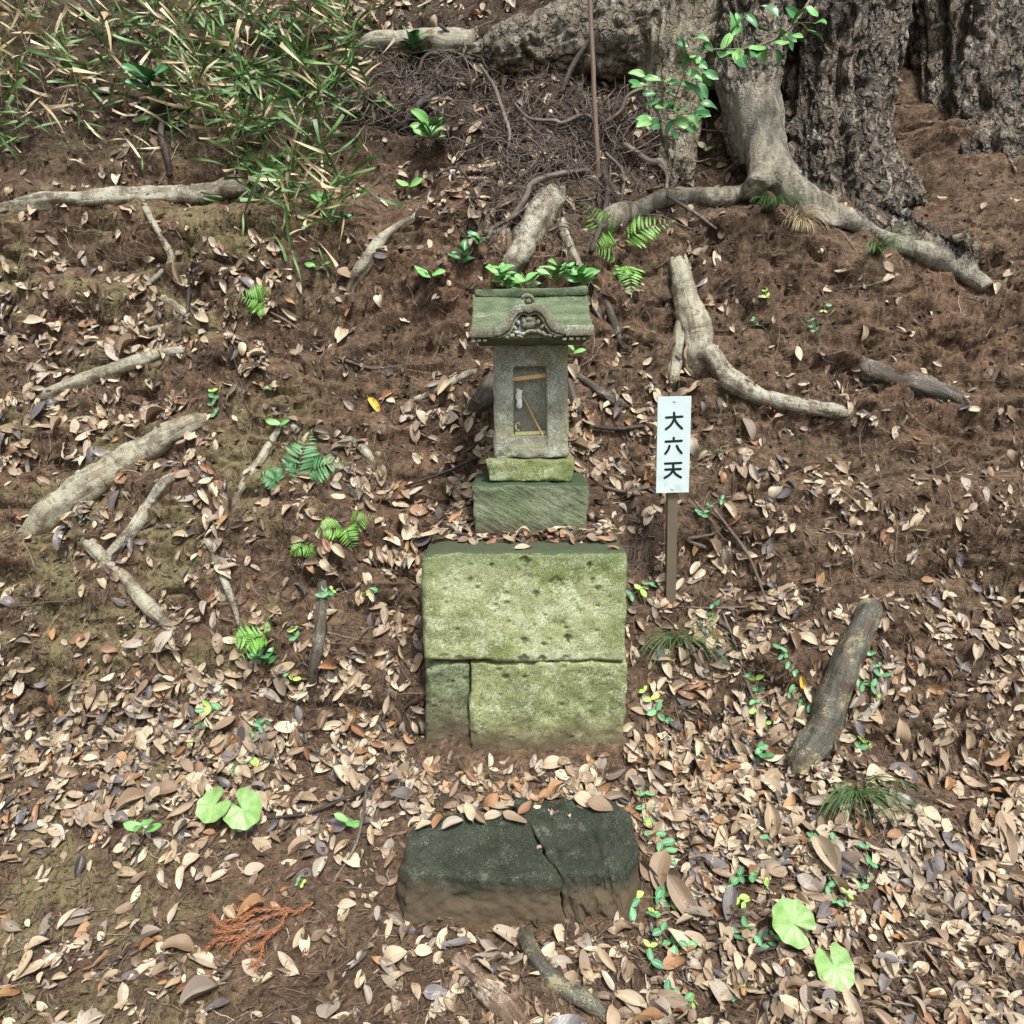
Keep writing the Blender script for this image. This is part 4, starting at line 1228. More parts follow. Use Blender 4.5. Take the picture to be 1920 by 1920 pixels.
# ------------------------------------------------------------------ how thickly the ground is covered (read off the photograph)
CVX = np.array([343, 480, 617, 754, 891, 1028, 1165, 1302, 1439, 1576], float)
CVY = 116 + 141 * np.arange(13.0)
COVER = np.array([
 [.15, .20, .25, .25, .30, .30, .10, .05, .02, .02],
 [.12, .15, .18, .25, .50, .50, .45, .25, .02, .02],
 [.12, .15, .18, .18, .38, .30, .15, .12, .05, .05],
 [.42, .48, .38, .18, .12, .12, .15, .10, .08, .10],
 [.48, .34, .34, .22, .12, .10, .15, .16, .15, .12],
 [.42, .14, .22, .28, .60, .60, .60, .40, .32, .30],
 [.30, .18, .28, .35, .68, .68, .62, .45, .38, .34],
 [.18, .32, .38, .44, .36, .36, .42, .55, .52, .50],
 [.34, .26, .44, .55, .55, .55, .55, .66, .66, .45],
 [.80, .80, .74, .64, .45, .50, .60, .82, .74, .48],
 [.66, .52, .56, .66, .86, .90, .80, .82, .78, .64],
 [.08, .05, .06, .20, .25, .25, .38, .62, .62, .62],
 [.36, .15, .17, .38, .55, .50, .55, .66, .66, .62]])
def cover(px, py):
    fx = np.clip(np.interp(px, CVX, np.arange(10.0)), 0, 8.999); fy = np.clip(np.interp(py, CVY, np.arange(13.0)), 0, 11.999)
    i, j = fy.astype(int), fx.astype(int)
    a, b = fy - i, fx - j
    return COVER[i, j] * (1 - a) * (1 - b) + COVER[i + 1, j] * a * (1 - b) + COVER[i, j + 1] * (1 - a) * b + COVER[i + 1, j + 1] * a * b

BOXES = [((-.30, .375), (2.13, 2.66), (-1, .90)), ((-.14, .27), (2.345, 2.62), (.8, 1.09)), ((-.09, .215), (2.38, 2.61), (1.0, 1.17)), ((-.065, .195), (2.405, 2.61), (1.1, 1.56)),
         ((-.33, .02), (1.68, 1.86), (-1, .12)), ((.02, .37), (1.68, 1.94), (-1, .12))]
def blocked(p, m=0.01):
    for (a, b), (c, d), (e, f) in BOXES:
        if a - m < p[0] < b + m and c - m < p[1] < d and e < p[2] < f: return True
    return False

# ------------------------------------------------------------------ fallen leaves
cand = []
N_TRY = 26000
pxs = RNG.uniform(-330, 2250, N_TRY); pys = RNG.uniform(-60, 2010, N_TRY)
cv = cover(pxs, pys)
patch = fbm(np.stack([pxs / 95, pys / 70, pxs * 0], 1), 3, 0.55, 501)
cv = np.clip(cv * np.interp(pys, [1150, 1350], [0.80, 1.08]) * (1 + np.interp(pys, [1150, 1350], [1.15, 0.5]) * patch), 0, 0.95)
AREA_TRY = (2580 * 2070) / N_TRY
for k in range(N_TRY):
    p, n = hit(pxs[k], pys[k])
    if p is None or p[1] > 5 or blocked(p): continue
    L = float(np.clip(RNG.normal(0.060, 0.014), 0.028, 0.10))
    u_ = RNG.random()
    if u_ < 0.26: L *= 0.58
    elif u_ > 0.94: L = min(L * 1.5, .13)
    if p[2] > 0.5 and RNG.random() > 0.22 + 1.0 * float(sstep(0.2, 0.62, n[2])): continue
    s = FPX / depth_of(p)
    lam = -math.log(1 - cv[k]) / (0.30 * (L * s) ** 2 * 0.85) * AREA_TRY * (1.5 if p[2] > 0.5 else 1.0)
    for _ in range(RNG.poisson(lam)):
        off = RNG.normal(0, 0.012, 3)
        cand.append((p + off - n * np.dot(off, n), n, L * RNG.uniform(0.85, 1.15), cv[k], pxs[k], pys[k]))
for e in ROOT_ENDS:
    for _ in range(int(RNG.integers(1, 4))):
        g, gn = near(e + RNG.normal(0, .03, 3))
        if blocked(g): continue
        a, b = to_px(g)
        cand.append((g, gn, float(np.clip(RNG.normal(.056, .012), .03, .09)), .75, a, b))
# dense litter on the shelf round the pedestal
for _ in range(190):
    g = np.array([RNG.uniform(-.29, .37), RNG.uniform(2.27, 2.48), 1.6])
    l_, n_, i_, d_ = BVH.ray_cast(Vector(g), Vector((0, 0, -1)), 3)
    if l_ is None or blocked(l_): continue
    a, b = to_px(np.array(l_))
    cand.append((np.array(l_), np.array(n_), float(RNG.uniform(.03, .06)), .8, a, b))
RNG.shuffle(cand)
def leaf_pose(p, n, L, c, tilt=0.30):
    up = np.array([0, -0.25, 1.0])
    nn = unit(n + RNG.normal(0, tilt, 3) * (0.7 + 0.6 * c) + up * 0.25)
    d = unit(cross(nn, unit(RNG.normal(0, 1, 3))))
    if n[2] < 0.75 and RNG.random() < 0.45:          # on the steep bank many hang point down
        dn = np.array([RNG.normal(0, .5), 0, -1.0]); d = unit(dn - nn * np.dot(dn, nn))
    h = RNG.uniform(0.002, 0.006 + 0.022 * c * c)
    R = frame(nn, d)
    q = p + n * h - R[:, 1] * L * 0.5
    return R, L, q, h
leaves = []
for (p, n, L, c, px, py) in cand:
    R, L, q, h = leaf_pose(p, n, L, c)
    key = RNG.choice(LEAF_KEYS, p=[.38, .32, .07, .12, .11])
    if 1400 < py < 1560 and 800 < px < 1200: key = RNG.choice(LEAF_KEYS, p=[.40, .30, .22, .06, .02])
    leaves.append((R, L, q, h, int(RNG.integers(len(DEAD))), str(key), px, py))
MARKS = [("beside the log", 1560, 1320), ("at the log's foot", 1495, 1450), ("under the larger heart-shaped leaf", 1487, 1770), ("by the lower heart-shaped leaf", 1570, 1840), ("in front of the step stone's left half", 860, 1790), ("beside the curved root", 1040, 1830), ("by the splintered wood", 900, 1850),
 ("at the step stone's right end", 1230, 1640), ("at the step stone's left end", 715, 1640), ("behind the step stone's left half", 860, 1520), ("behind the step stone's right half", 1080, 1470), ("around the paired round leaves", 430, 1530), ("around the cedar sprig", 480, 1760), ("on bare earth above the cedar sprig", 480, 1640),
 ("by the black root stub", 330, 1580), ("by the lower sedge tuft", 1605, 1500), ("by the upper sedge tuft", 1270, 1230), ("at the sign post's foot", 1260, 1150), ("at the platform's right foot", 1210, 1400), ("at the platform's left foot", 770, 1400), ("by the dark upright root", 590, 1220), ("below the light green fern", 480, 1320),
 ("in the drift below the dark upright root", 600, 1420), ("in the drift left of the round leaves", 290, 1420), ("in the drift under the log", 1350, 1480), ("among creepers right of the step stone", 1350, 1640), ("in front of the step stone's right corner", 1190, 1790), ("below the creepers near the path", 1330, 1850), ("right of the heart-shaped leaves", 1680, 1760), ("beyond the log's right side", 1720, 1420),
 ("left of the cedar sprig", 250, 1780), ("far left of the round leaves", 130, 1540), ("right of the cedar sprig", 650, 1790), ("in the brush heap around the sapling", 1110, 280), ("in the brush under the log root", 800, 150), ("above the shrine roof", 980, 400), ("left of the shrine", 760, 760), ("right of the shrine", 1150, 800), ("right of the sign", 1400, 900),
 ("on the bare right bank", 1450, 620), ("by the bright yellow-green fern", 470, 580), ("by the two-frond fern", 590, 880), ("by the thick pale root", 330, 830), ("below the swollen bent root", 1500, 830), ("high on the left bank", 150, 480), ("far up the left bank", 560, 430), ("by the slanting mossy root", 690, 500), ("on the mossy left bank", 350, 1080), ("on the right slope above the log", 1550, 1050), ("on the far right slope", 1780, 1050), ("on the far left slope", 120, 1150), ("above the dark hollow of the lip", 390, 210), ("beside the pale log root", 660, 100), ("on the crest of the bank", 440, 40), ("over the level lichen root", 450, 300), ("above the slanting mossy root", 570, 420), ("around the large-leaved shrub shoot", 290, 150), ("at the lip's far end", 80, 130), ("in the middle of the grassy lip", 520, 170), ("at the right edge of the grassy lip", 650, 210)]
def nearest(p):
    a, b = to_px(p)
    return min(MARKS, key=lambda m: (m[1] - a) ** 2 + (m[2] - b) ** 2)[0]
SHAPES = ["flat", "arched", "folded", "rolled-edged", "cupped", "sharply folded", "wavy", "narrow folded", "smooth", "bowed", "strongly curled", "rippled", "broad", "face-down", "domed", "half-closed", "slender", "slender curled", "roundish", "deeply bent", "clasped", "crumpled"]
def region(px, py):
    if py > 1570:
        return "on the bare earth left of the step stone" if px < 745 else ("among creepers right of the step stone" if px > 1200 else "in front of the step stone")
    if py > 1405:
        return "in the drift left of the step stone" if px < 745 else ("in the drift right of the step stone" if px > 1200 else "heaped between step stone and platform")
    return "on the slope left of the platform" if px < 960 else "on the slope right of the platform"
def score(l):
    R, L, q, h, i, key, px, py = l
    if not (10 < px < 1910 and 10 < py < 1905): return 0
    view = unit(CAM - q)
    return L * FPX / depth_of(q) * (0.35 + abs(np.dot(R[:, 2], view))) * (0.6 + h * 25)
order = sorted(range(len(leaves)), key=lambda i: -score(leaves[i]))
single = set(order[:292])
for i in order[:292]:
    R, L, q, h, vi, key, px, py = leaves[i]
    o = link("fallen_leaf", dead_mesh(vi, key))
    o.matrix_world = mat4(R, L, q)
    lab = f"{SHAPES[vi]} {key} leaf {nearest(q)}"
    tag(o, lab, "leaf", lab.replace(" leaf ", " leaves ", 1))
VS, FS, US, MS, n0 = [], [], [], [], 0
for i, (R, L, q, h, vi, key, px, py) in enumerate(leaves):
    if i in single: continue
    P, F, UV = DEAD[vi]
    VS.append((P * L) @ R.T + q); US.append(UV)
    FS.extend([[a + n0 for a in f] for f in F]); MS.extend([LEAF_KEYS.index(key)] * len(F)); n0 += len(P)
for k in range(10500):
    px, py = RNG.uniform(-300, 2220), RNG.uniform(-40, 2005)
    if RNG.random() > 0.12 + 1.1 * float(cover(np.array([px]), np.array([py]))[0]): continue
    p, n = hit(px, py)
    if p is None or p[1] > 5 or blocked(p): continue
    R, L, q, h = leaf_pose(p, n, float(RNG.uniform(.014, .05)), .1, .35)
    P, F, UV = DEAD[int(RNG.integers(len(DEAD)))]
    wd = np.array([RNG.uniform(.5, 1.1), 1, 1.0])
    VS.append((P * wd * L) @ R.T + q); US.append(UV)
    FS.extend([[a + n0 for a in f] for f in F]); MS.extend([5] * len(F)); n0 += len(P)
lit = link("leaf_litter", mk_mesh("leaf_litter", np.concatenate(VS), FS, [M_LEAF[k] for k in LEAF_KEYS + ["rotted"]], midx=MS, uvs=np.concatenate(US)))
tag(lit, "brown and tan leaf litter strewn all over the bank", "leaf litter", kind="stuff")
print("leaves", len(leaves))

# leaves that lie on the stones
_sv, _sf, _n = [], [], 0
for o in list(COL.objects):
    if o.type == 'MESH' and o.parent is not None and o.name.split('.')[0] in ("stone_block", "pedestal_stone", "sill_stone", "slab_piece"):
        b = base_of(o)
        co = np.empty(len(o.data.vertices) * 3); o.data.vertices.foreach_get("co", co)
        _sv.append(co.reshape(-1, 3) + b)
        _sf.extend([[i + _n for i in p.vertices] for p in o.data.polygons]); _n += len(o.data.vertices)
SBVH = BVHTree.FromPolygons(np.concatenate(_sv).tolist(), _sf)
def on_stone(px, py, L, ang, key, label, group=None, lift=0.006, tilt=0.0, var=8, n=None):
    p, nn = hit(px, py, SBVH)
    if p is None: p, nn = hit(px, py)
    nn = unit(np.array([0, -0.35, 1.0]) + RNG.normal(0, 0.12, 3)) if n is None else unit(n)
    d = np.array([math.cos(ang), math.sin(ang), 0.0]); d = unit(d - nn * np.dot(d, nn))
    R = frame(nn, d)
    o = link("fallen_leaf", dead_mesh(var, key))
    o.matrix_world = mat4(R, L, p + nn * lift - R[:, 1] * L * 0.5)
    tag(o, label, "leaf", group)
on_stone(981, 1028, 0.056, 0.15, "pale tan", "pale boat-shaped leaf on the front ledge of the platform", lift=0.004, var=8)
on_stone(1151, 1030, 0.045, 0.0, "russet", "orange-brown leaf on the right end of the platform ledge", lift=0.003, var=5)
on_stone(1128, 1003, 0.072, 1.2, "pale tan", "broad pale leaf propped at the right corner of the pedestal stone", lift=0.03, var=12, n=(0.1, -1.0, 0.5))
for px, py, L, a, key in [(900, 1013, .055, .1, "pale tan"), (935, 1011, .05, .3, "light brown"), (972, 1010, .055, -.2, "pale tan"), (1010, 1012, .05, .4, "light brown"), (1060, 1010, .06, .1, "grey"),
                     (1085, 1011, .055, -.1, "pale tan"), (1110, 1016, .06, .2, "light brown"), (870, 1016, .05, .5, "light brown"), (850, 1014, .055, -.3, "pale tan"), (990, 1016, .045, 1.0, "russet"),
                     (1035, 1016, .05, -.6, "russet"), (920, 1017, .05, .9, "russet"), (955, 1017, .05, 2.4, "light brown"), (1130, 1018, .05, 2.8, "russet"), (1148, 1016, .05, .6, "light brown"), (885, 1018, .045, 2.0, "light brown"), (1075, 1018, .045, 1.6, "light brown")]:
    on_stone(px, py, L, a, key, f"{key} leaf in the row along the pedestal stone's foot", f"{key} leaves along the pedestal's foot", lift=RNG.uniform(.004, .018), var=int(RNG.integers(16)), n=(RNG.normal(0, .3), -0.5, 1.0))
for px, py, L, a, key in [(1098, 1508, .08, -.4, "pale tan"), (1125, 1515, .085, -.5, "light brown"), (1020, 1497, .06, 1.0, "russet"), (965, 1540, .08, -.5, "light brown"), (820, 1545, .065, 1.2, "russet"),
                     (795, 1552, .05, .5, "pale tan"), (850, 1550, .07, .4, "grey"), (900, 1537, .06, 2.2, "light brown"), (925, 1532, .06, .2, "pale tan"), (1150, 1500, .07, .3, "light brown"), (880, 1530, .07, 1.9, "pale tan"), (985, 1518, .06, .8, "russet"), (1075, 1495, .07, 2.9, "pale tan")]:
    on_stone(px, py, L, a, key, f"{key} leaf lying over the back edge of the step stone", f"{key} leaves on the step stone's back edge", lift=RNG.uniform(.006, .02), var=int(RNG.integers(16)))
def ground_leaf(px, py, L, ang, key, label, var=0, lift=0.012):
    p, n = hit(px, py)
    nn = unit(n + np.array([0, -.3, .2]))
    x = unit(cross(np.array([0, 0, 1.0]), nn)); x = -x if x[0] < 0 else x
    yv = cross(nn, x)
    d = math.cos(ang) * x + math.sin(ang) * yv
    o = link("fallen_leaf", dead_mesh(var, key))
    o.matrix_world = mat4(frame(nn, d), L, p + n * lift - unit(d) * L * .5)
    tag(o, label, "leaf")
ground_leaf(702, 763, .085, -1.0, "yellow", "bright yellow leaf lying in litter left of the shrine", 5)
ground_leaf(1511, 1282, .07, -1.2, "yellow", "bright yellow leaf lying left of the mottled log", 2)
ground_leaf(1213, 882, .10, .6, "russet", "large reddish leaf tucked behind the left edge of the sign", 3)
ground_leaf(1278, 1685, .15, -1.0, "light brown", "very large torn brown leaf right of the step stone", 2, .03)
ground_leaf(1245, 1640, .12, -1.3, "light brown", "large curled brown leaf beside the step stone's right end", 4, .02)
ground_leaf(1370, 1700, .10, -1.5, "dark slate", "large glossy black leaf between the creepers", 2)
ground_leaf(478, 1633, .06, 0.3, "pale tan", "cream bitten leaf on bare earth above the cedar sprig", 12)
ground_leaf(652, 1700, .055, 0.2, "pale tan", "cream curled leaf right of the dead cedar sprig", 6)

# pebble in the crack
p, n = hit(1013, 1587, SBVH)
v, f = ellipsoid((0, 0, 0), (.009, .008, .007), 10, 7)
v = v * (1 + .2 * fbm(v * 120, 2, .5, 3))[:, None] + p + n * .004
solo("pebble", v, f, plain("pebble_stone", (0.28, 0.20, 0.14), 0.8), p, "small tan pebble stuck in the crack of the step stone", "pebble")

# ------------------------------------------------------------------ fine stuff of the soil: needles, rootlets, crumbs
def strips(n, lens, wid, segs, wander, lift, mats, name, label, weight, seed, ymax=2010):
    rg = np.random.default_rng(seed)
    VS, FS, US, n0 = [], [], [], 0
    got = 0
    while got < n:
        px, py = rg.uniform(-300, 2220), rg.uniform(-50, ymax)
        if rg.random() > weight(px, py): continue
        p, nn = hit(px, py)
        got += 1
        if p is None or p[1] > 5 or blocked(p, 0.0): continue
        d = unit(cross(nn, rg.normal(0, 1, 3)))
        if nn[2] < .7 and rg.random() < .5:
            dn = np.array([rg.normal(0, .4), 0, -1.0]); d = unit(dn - nn * np.dot(dn, nn))
        L = rg.uniform(*lens); w = rg.uniform(*wid)
        q = p + nn * rg.uniform(*lift)
        side = cross(nn, d)
        curv = rg.normal(0, wander)
        pts = []
        for s in range(segs + 1):
            pts.append(q.copy())
            d = unit(d + side * curv / segs + nn * rg.normal(0, .12))
            side = cross(nn, d)
            q = q + d * L / segs
            if segs > 3: q = near(q)[0] + nn * rg.uniform(*lift)
        for s, c in enumerate(pts):
            ww = w * (1 - 0.6 * s / segs)
            VS.append(c - side * ww / 2); VS.append(c + side * ww / 2 ); VS.append(c + nn * ww * .6)
            US.extend([[.2, s / segs]] * 3)
        for s in range(segs):
            a = n0 + s * 3
            FS.extend([[a, a + 3, a + 5, a + 2], [a + 2, a + 5, a + 4, a + 1]])
        n0 += 3 * (segs + 1)
    o = link(name, mk_mesh(name, np.array(VS), FS, mats, uvs=US))
    tag(o, label, name.replace("_", " "), kind="stuff")
wN = lambda px, py: 0.25 + 0.75 * float(cover(np.array([px]), np.array([py]))[0])
strips(22000, (.015, .06), (.0016, .0036), 2, .5, (.001, .010), M_NEEDLE, "needle_debris", "dark needles and plant scraps scattered over the soil", wN, 901)
wR = lambda px, py: 1.0 if (py < 1250) else 0.5
strips(3400, (.05, .24), (.0018, .0036), 7, 1.6, (.001, .009), M_ROOTLET, "rootlets", "hair-thin rootlets and stems webbing the earth bank", wR, 902)
rg = np.random.default_rng(903)
o8 = np.array([(1, 0, 0), (-1, 0, 0), (0, 1, 0), (0, -1, 0), (0, 0, 1), (0, 0, -1)], float)
f8 = [(0, 2, 4), (2, 1, 4), (1, 3, 4), (3, 0, 4), (2, 0, 5), (1, 2, 5), (3, 1, 5), (0, 3, 5)]
VS, FS, n0 = [], [], 0
for k in range(16000):
    p, n = hit(rg.uniform(-300, 2220), rg.uniform(200, 2010))
    if p is None or blocked(p, 0.0): continue
    r = 0.0022 + 0.010 * rg.random() ** 4
    VS.append(o8 * r * rg.uniform(.6, 1.3, (6, 3)) @ frame(unit(rg.normal(0, 1, 3)), unit(rg.normal(0, 1, 3))).T + p + n * r * .3)
    FS.extend([[a + n0 for a in f] for f in f8]); n0 += 6
cr = link("earth_crumbs", mk_mesh("earth_crumbs", np.concatenate(VS), FS, M_SOIL, smooth=False))
tag(cr, "loose crumbs and clods of brown earth", "earth crumbs", kind="stuff")

# ------------------------------------------------------------------ twigs and sticks
def stick_px(L, name, label, mat, lift=0.6, group=None, cat="twig", seed=0, bump=.15):
    P, R = [], []
    for q in L:
        px, py, w = q[:3]
        ex = q[3] if len(q) > 3 else 0.0
        p, n = hit(px, py)
        r = .5 * w / FPX * depth_of(p)
        P.append(p + n * (r * lift + ex) ); R.append(r)
    v, f = tube(P, R, 8, len(P) * 5, bump, 30, seed)
    set_tc(solo(name, v, f, mat, near(P[0])[0], label, cat, group), tube.tc)
stick_px([(1094, 330, 9, .03), (1040, 343, 11, .03), (1002, 358, 12, .03), (982, 378, 12, .03), (962, 408, 12, .02), (935, 428, 12, .02), (905, 442, 9, .01)], "stick", "bent dark stick lying across the earth above the shrine roof", M_TWIG, seed=1)
stick_px([(985, 390, 8, .02), (960, 415, 8, .02), (930, 437, 8, .015), (912, 452, 6, .01)], "stick", "short stick beneath the bent stick above the shrine", M_TWIG, seed=2)
stick_px([(818, 178, 14, .03), (795, 205, 16, .03), (765, 228, 15, .02), (732, 246, 10, .01)], "stick", "black wet stick jutting from the heap under the log root", M_TWIGD, seed=3)
stick_px([(860, 72, 6, .12), (838, 105, 8, .10), (812, 130, 8, .06), (790, 155, 8, .03)], "stick", "dark forked branch end standing out of the left brush", M_TWIGD, seed=4)
stick_px([(895, 140, 6, .05), (920, 175, 8, .05), (942, 215, 8, .04), (953, 250, 7, .03), (955, 290, 6, .02)], "stick", "grey twig curving down through the brush heap", M_TWIG, seed=5)
stick_px([(1108, -30, 13, .25), (1100, 50, 14, .22), (1086, 108, 13, .14), (1064, 142, 12, .06), (1052, 180, 10, .01)], "stick", "dark leaning branch in front of the thick barked root", M_TWIGD, seed=6)
stick_px([(1170, 280, 12, .05), (1205, 300, 14, .05), (1235, 325, 15, .04), (1252, 352, 9, .02)], "stick", "grey broken branch pointing at the tree's left root", M_TWIG, seed=7)
stick_px([(1222, 320, 7, .04), (1240, 350, 7, .06), (1262, 385, 7, .05), (1300, 410, 7, .03), (1345, 427, 5, .01)], "stick", "thin branch trailing over the tree's left root", M_TWIG, seed=8)
stick_px([(972, 210, 5, .04), (995, 242, 6, .05), (1032, 252, 7, .05), (1058, 230, 7, .05), (1085, 222, 7, .04), (1112, 238, 7, .03)], "stick", "looping thin branch in the brush heap beside the sapling", M_TWIG, seed=9)
stick_px([(1230, 165, 6, .05), (1190, 195, 7, .06), (1160, 222, 8, .05), (1125, 242, 8, .04)], "stick", "pale thin branch rising right from the sapling's foot", M_TWIG, seed=10)
stick_px([(1118, 320, 10, .03), (1127, 375, 11, .04), (1116, 425, 12, .03), (1106, 478, 9, .01)], "stick", "dark stick hanging down the bank beneath the brush heap", M_TWIGD, seed=11)
stick_px([(1135, 300, 6, .05), (1160, 340, 6, .05), (1165, 400, 6, .04), (1172, 435, 4, .02)], "stick", "thin hanging twig above the yellow-green fern", M_TWIG, seed=12)
stick_px([(500, 582, 4), (552, 612, 6), (598, 655, 6), (650, 676, 6), (700, 692, 5), (745, 686, 3)], "stick", "long thin branch slanting through litter right of the bright fern", M_TWIG, seed=13)
stick_px([(452, 690, 4), (485, 685, 5), (532, 674, 4)], "stick", "short straight twig on bare earth left of the long thin branch", M_TWIG, seed=14)
stick_px([(350, 510, 8), (355, 545, 9), (352, 590, 6)], "stick", "dark twig standing in litter by the bleached forked root", M_TWIGD, seed=15)
stick_px([(318, 225, 10, .03), (308, 260, 12, .02), (318, 300, 12, .01), (322, 330, 9, .01)], "stick", "black stick hanging over the dark hollow in the lip", M_TWIGD, seed=16)
stick_px([(1335, 958, 5, .02), (1370, 990, 7, .02), (1400, 1035, 7, .02), (1420, 1085, 6, .01), (1440, 1140, 4)], "stick", "curved grey branch on the litter right of the sign post", M_TWIG, seed=17)
stick_px([(1195, 1150, 3), (1250, 1137, 4), (1320, 1140, 5), (1400, 1138, 4)], "stick", "long thin twig lying level behind the sedge tuft", M_TWIG, seed=18)
stick_px([(1355, 1150, 4), (1382, 1215, 5), (1400, 1280, 5), (1420, 1330, 4)], "stick", "thin twig running down the litter beside the creepers", M_TWIG, seed=19)
stick_px([(270, 622, 9), (318, 607, 10), (366, 595, 6)], "stick", "straight pale twig at the mossy left bank", M_ROOTP, seed=20)
stick_px([(700, 1460, 7, .02), (690, 1490, 8, .02), (640, 1510, 7, .02), (580, 1525, 6, .01), (500, 1535, 5)], "stick", "forked dark twig lying over the drift right of the round leaves", M_TWIGD, seed=21)
stick_px([(690, 1480, 6, .02), (682, 1540, 6, .02), (668, 1590, 5, .01), (620, 1660, 4), (600, 1690, 3)], "stick", "thin twig bending down across bare earth left of the step stone", M_TWIG, seed=22)
stick_px([(1120, 1765, 3, .01), (1150, 1735, 4, .01), (1190, 1742, 4, .01), (1230, 1760, 3)], "stick", "thin twig crossing the corner of the step stone's front", M_TWIG, seed=23)
stick_px([(1560, 1830, 5), (1590, 1860, 6), (1615, 1885, 5)], "stick", "straight twig under the lower heart-shaped leaf", M_TWIG, seed=24)
stick_px([(760, 915, 4, .01), (840, 885, 5, .01), (900, 858, 5, .01), (925, 850, 4)], "stick", "thin dark twig resting against the sill stone's left side", M_TWIGD, seed=25)
stick_px([(1110, 800, 7, .01), (1160, 806, 10, .01), (1205, 802, 8, .01)], "stick", "charred black stick in litter between shrine and sign", M_TWIGD, seed=26)
stick_px([(1130, 918, 7, .01), (1170, 920, 8, .01), (1215, 916, 7, .01)], "stick", "grey stick lying level between pedestal and sign post", M_TWIG, seed=27)
stick_px([(1300, 950, 4, .03), (1340, 990, 4, .02), (1290, 1010, 9), (1330, 1030, 7)], "stick", "grey bark sliver beside the foot of the sign post", M_TWIG, seed=28)

# upright sapling growing from the heap
pb_, nb_ = hit(1121, 335)
P = [pb_ + np.array([0, 0, -.02])]
for px, py in [(1120, 290), (1117, 235), (1114, 180), (1112, 120), (1108, 46), (1105, -40), (1100, -200)]:
    P.append(at_y(px, py, pb_[1] - .02))
v, f = tube(P, [.012, .0115, .011, .0105, .010, .0095, .009, .007], 10, 44, .06, 20, 5)
solo("sapling", v, f, M_SAPL, pb_, "slender bare reddish sapling stem standing in the brush heap", "sapling")

def rand_twig(px, py, L, r, lift, rg, along=None, wander=.35):
    p, n = hit(px, py)
    if p is None or p[1] > 5 or blocked(p): return None
    d = unit(cross(n, rg.normal(0, 1, 3))) if along is None else unit(along + rg.normal(0, .35, 3))
    k = 6
    P, q = [], p.copy()
    ph = rg.uniform(0, 3)
    for s in range(k + 1):
        g, gn = near(q)
        P.append(g + gn * (r + lift * abs(math.sin(ph + s * .6)) * (0.4 + .6 * rg.random())))
        d = unit(d - gn * np.dot(d, gn) * .8 + rg.normal(0, wander, 3) * .5)
        q = g + d * L / k
    return tube(P, np.linspace(r, r * .45, k + 1), 6, 16, 0.12, 40, int(rg.integers(999)))
rg = np.random.default_rng(77)
def heap_spot():
    a = rg.random()
    if a < .50: return rg.normal(1105, 85), rg.normal(285, 62), "in the brush heap around the sapling"
    if a < .80: return rg.normal(800, 70), rg.normal(155, 45), "in the brush under the log root"
    return rg.normal(985, 60), rg.normal(330, 70), "on the earth above the shrine roof"
kinds = [("thin dark", M_TWIGD), ("thin grey-brown", M_TWIG)]
def put_twig(g, nm, mt, where):
    L = np.linalg.norm(g[0][-1] - g[0][0])
    size = "long" if L > .26 else ("short" if L < .13 else "middling")
    c = g[0].mean(0)
    lab = f"{size} {nm} twig {nearest(c)}"
    o = solo("twig", *g, mt, g[0][0], lab, "twig", lab.replace(" twig ", " twigs "))
    set_tc(o, tube.tc)
for k in range(160):
    px, py, rg_l = heap_spot()
    g = rand_twig(px, py, rg.uniform(.15, .55), rg.uniform(.002, .005), rg.uniform(.01, .11), rg)
    if g is None: continue
    nm, mt = kinds[int(rg.random() < .65)]
    put_twig(g, nm, mt, rg_l)
for k in range(90):
    px, py = rg.uniform(60, 1860), rg.uniform(430, 1880)
    g = rand_twig(px, py, rg.uniform(.10, .34), rg.uniform(.0012, .0026), rg.uniform(.002, .014), rg, wander=.25)
    if g is None: continue
    nm, mt = kinds[int(rg.random() < .6)]
    side = ("lying on the left slope" if px < 880 else "lying on the right slope") if py < 1410 else ("lying on the low ground left" if px < 960 else "lying on the low ground right")
    put_twig(g, nm, mt, side + " of the stones")
mbt = MB()
for k in range(1150):
    if k < 900:
        px, py, _ = heap_spot(); L, r, lf = rg.uniform(.08, .34), rg.uniform(.001, .0022), rg.uniform(.005, .10)
    else:
        px, py = rg.uniform(-250, 2170), rg.uniform(0, 1990); L, r, lf = rg.uniform(.05, .2), rg.uniform(.0008, .0016), .008
    g = rand_twig(px, py, L, r, lf, rg, wander=.5)
    if g is not None: mbt.add(*g)
# bundle of fine roots by the sign post
for k in range(60):
    px, py = rg.normal(1205, 22), rg.normal(1000, 45)
    g = rand_twig(px, py, rg.uniform(.06, .16), rg.uniform(.0007, .0014), rg.uniform(.005, .05), rg, along=np.array([-.4, -.3, -.7]))
    if g is not None: mbt.add(*g)
tw = link("fine_twigs", mk_mesh("fine_twigs", *mbt.get(), M_TWIGF))
tag(tw, "fine twiglets tangled through the brush and litter", "twigs", kind="stuff")
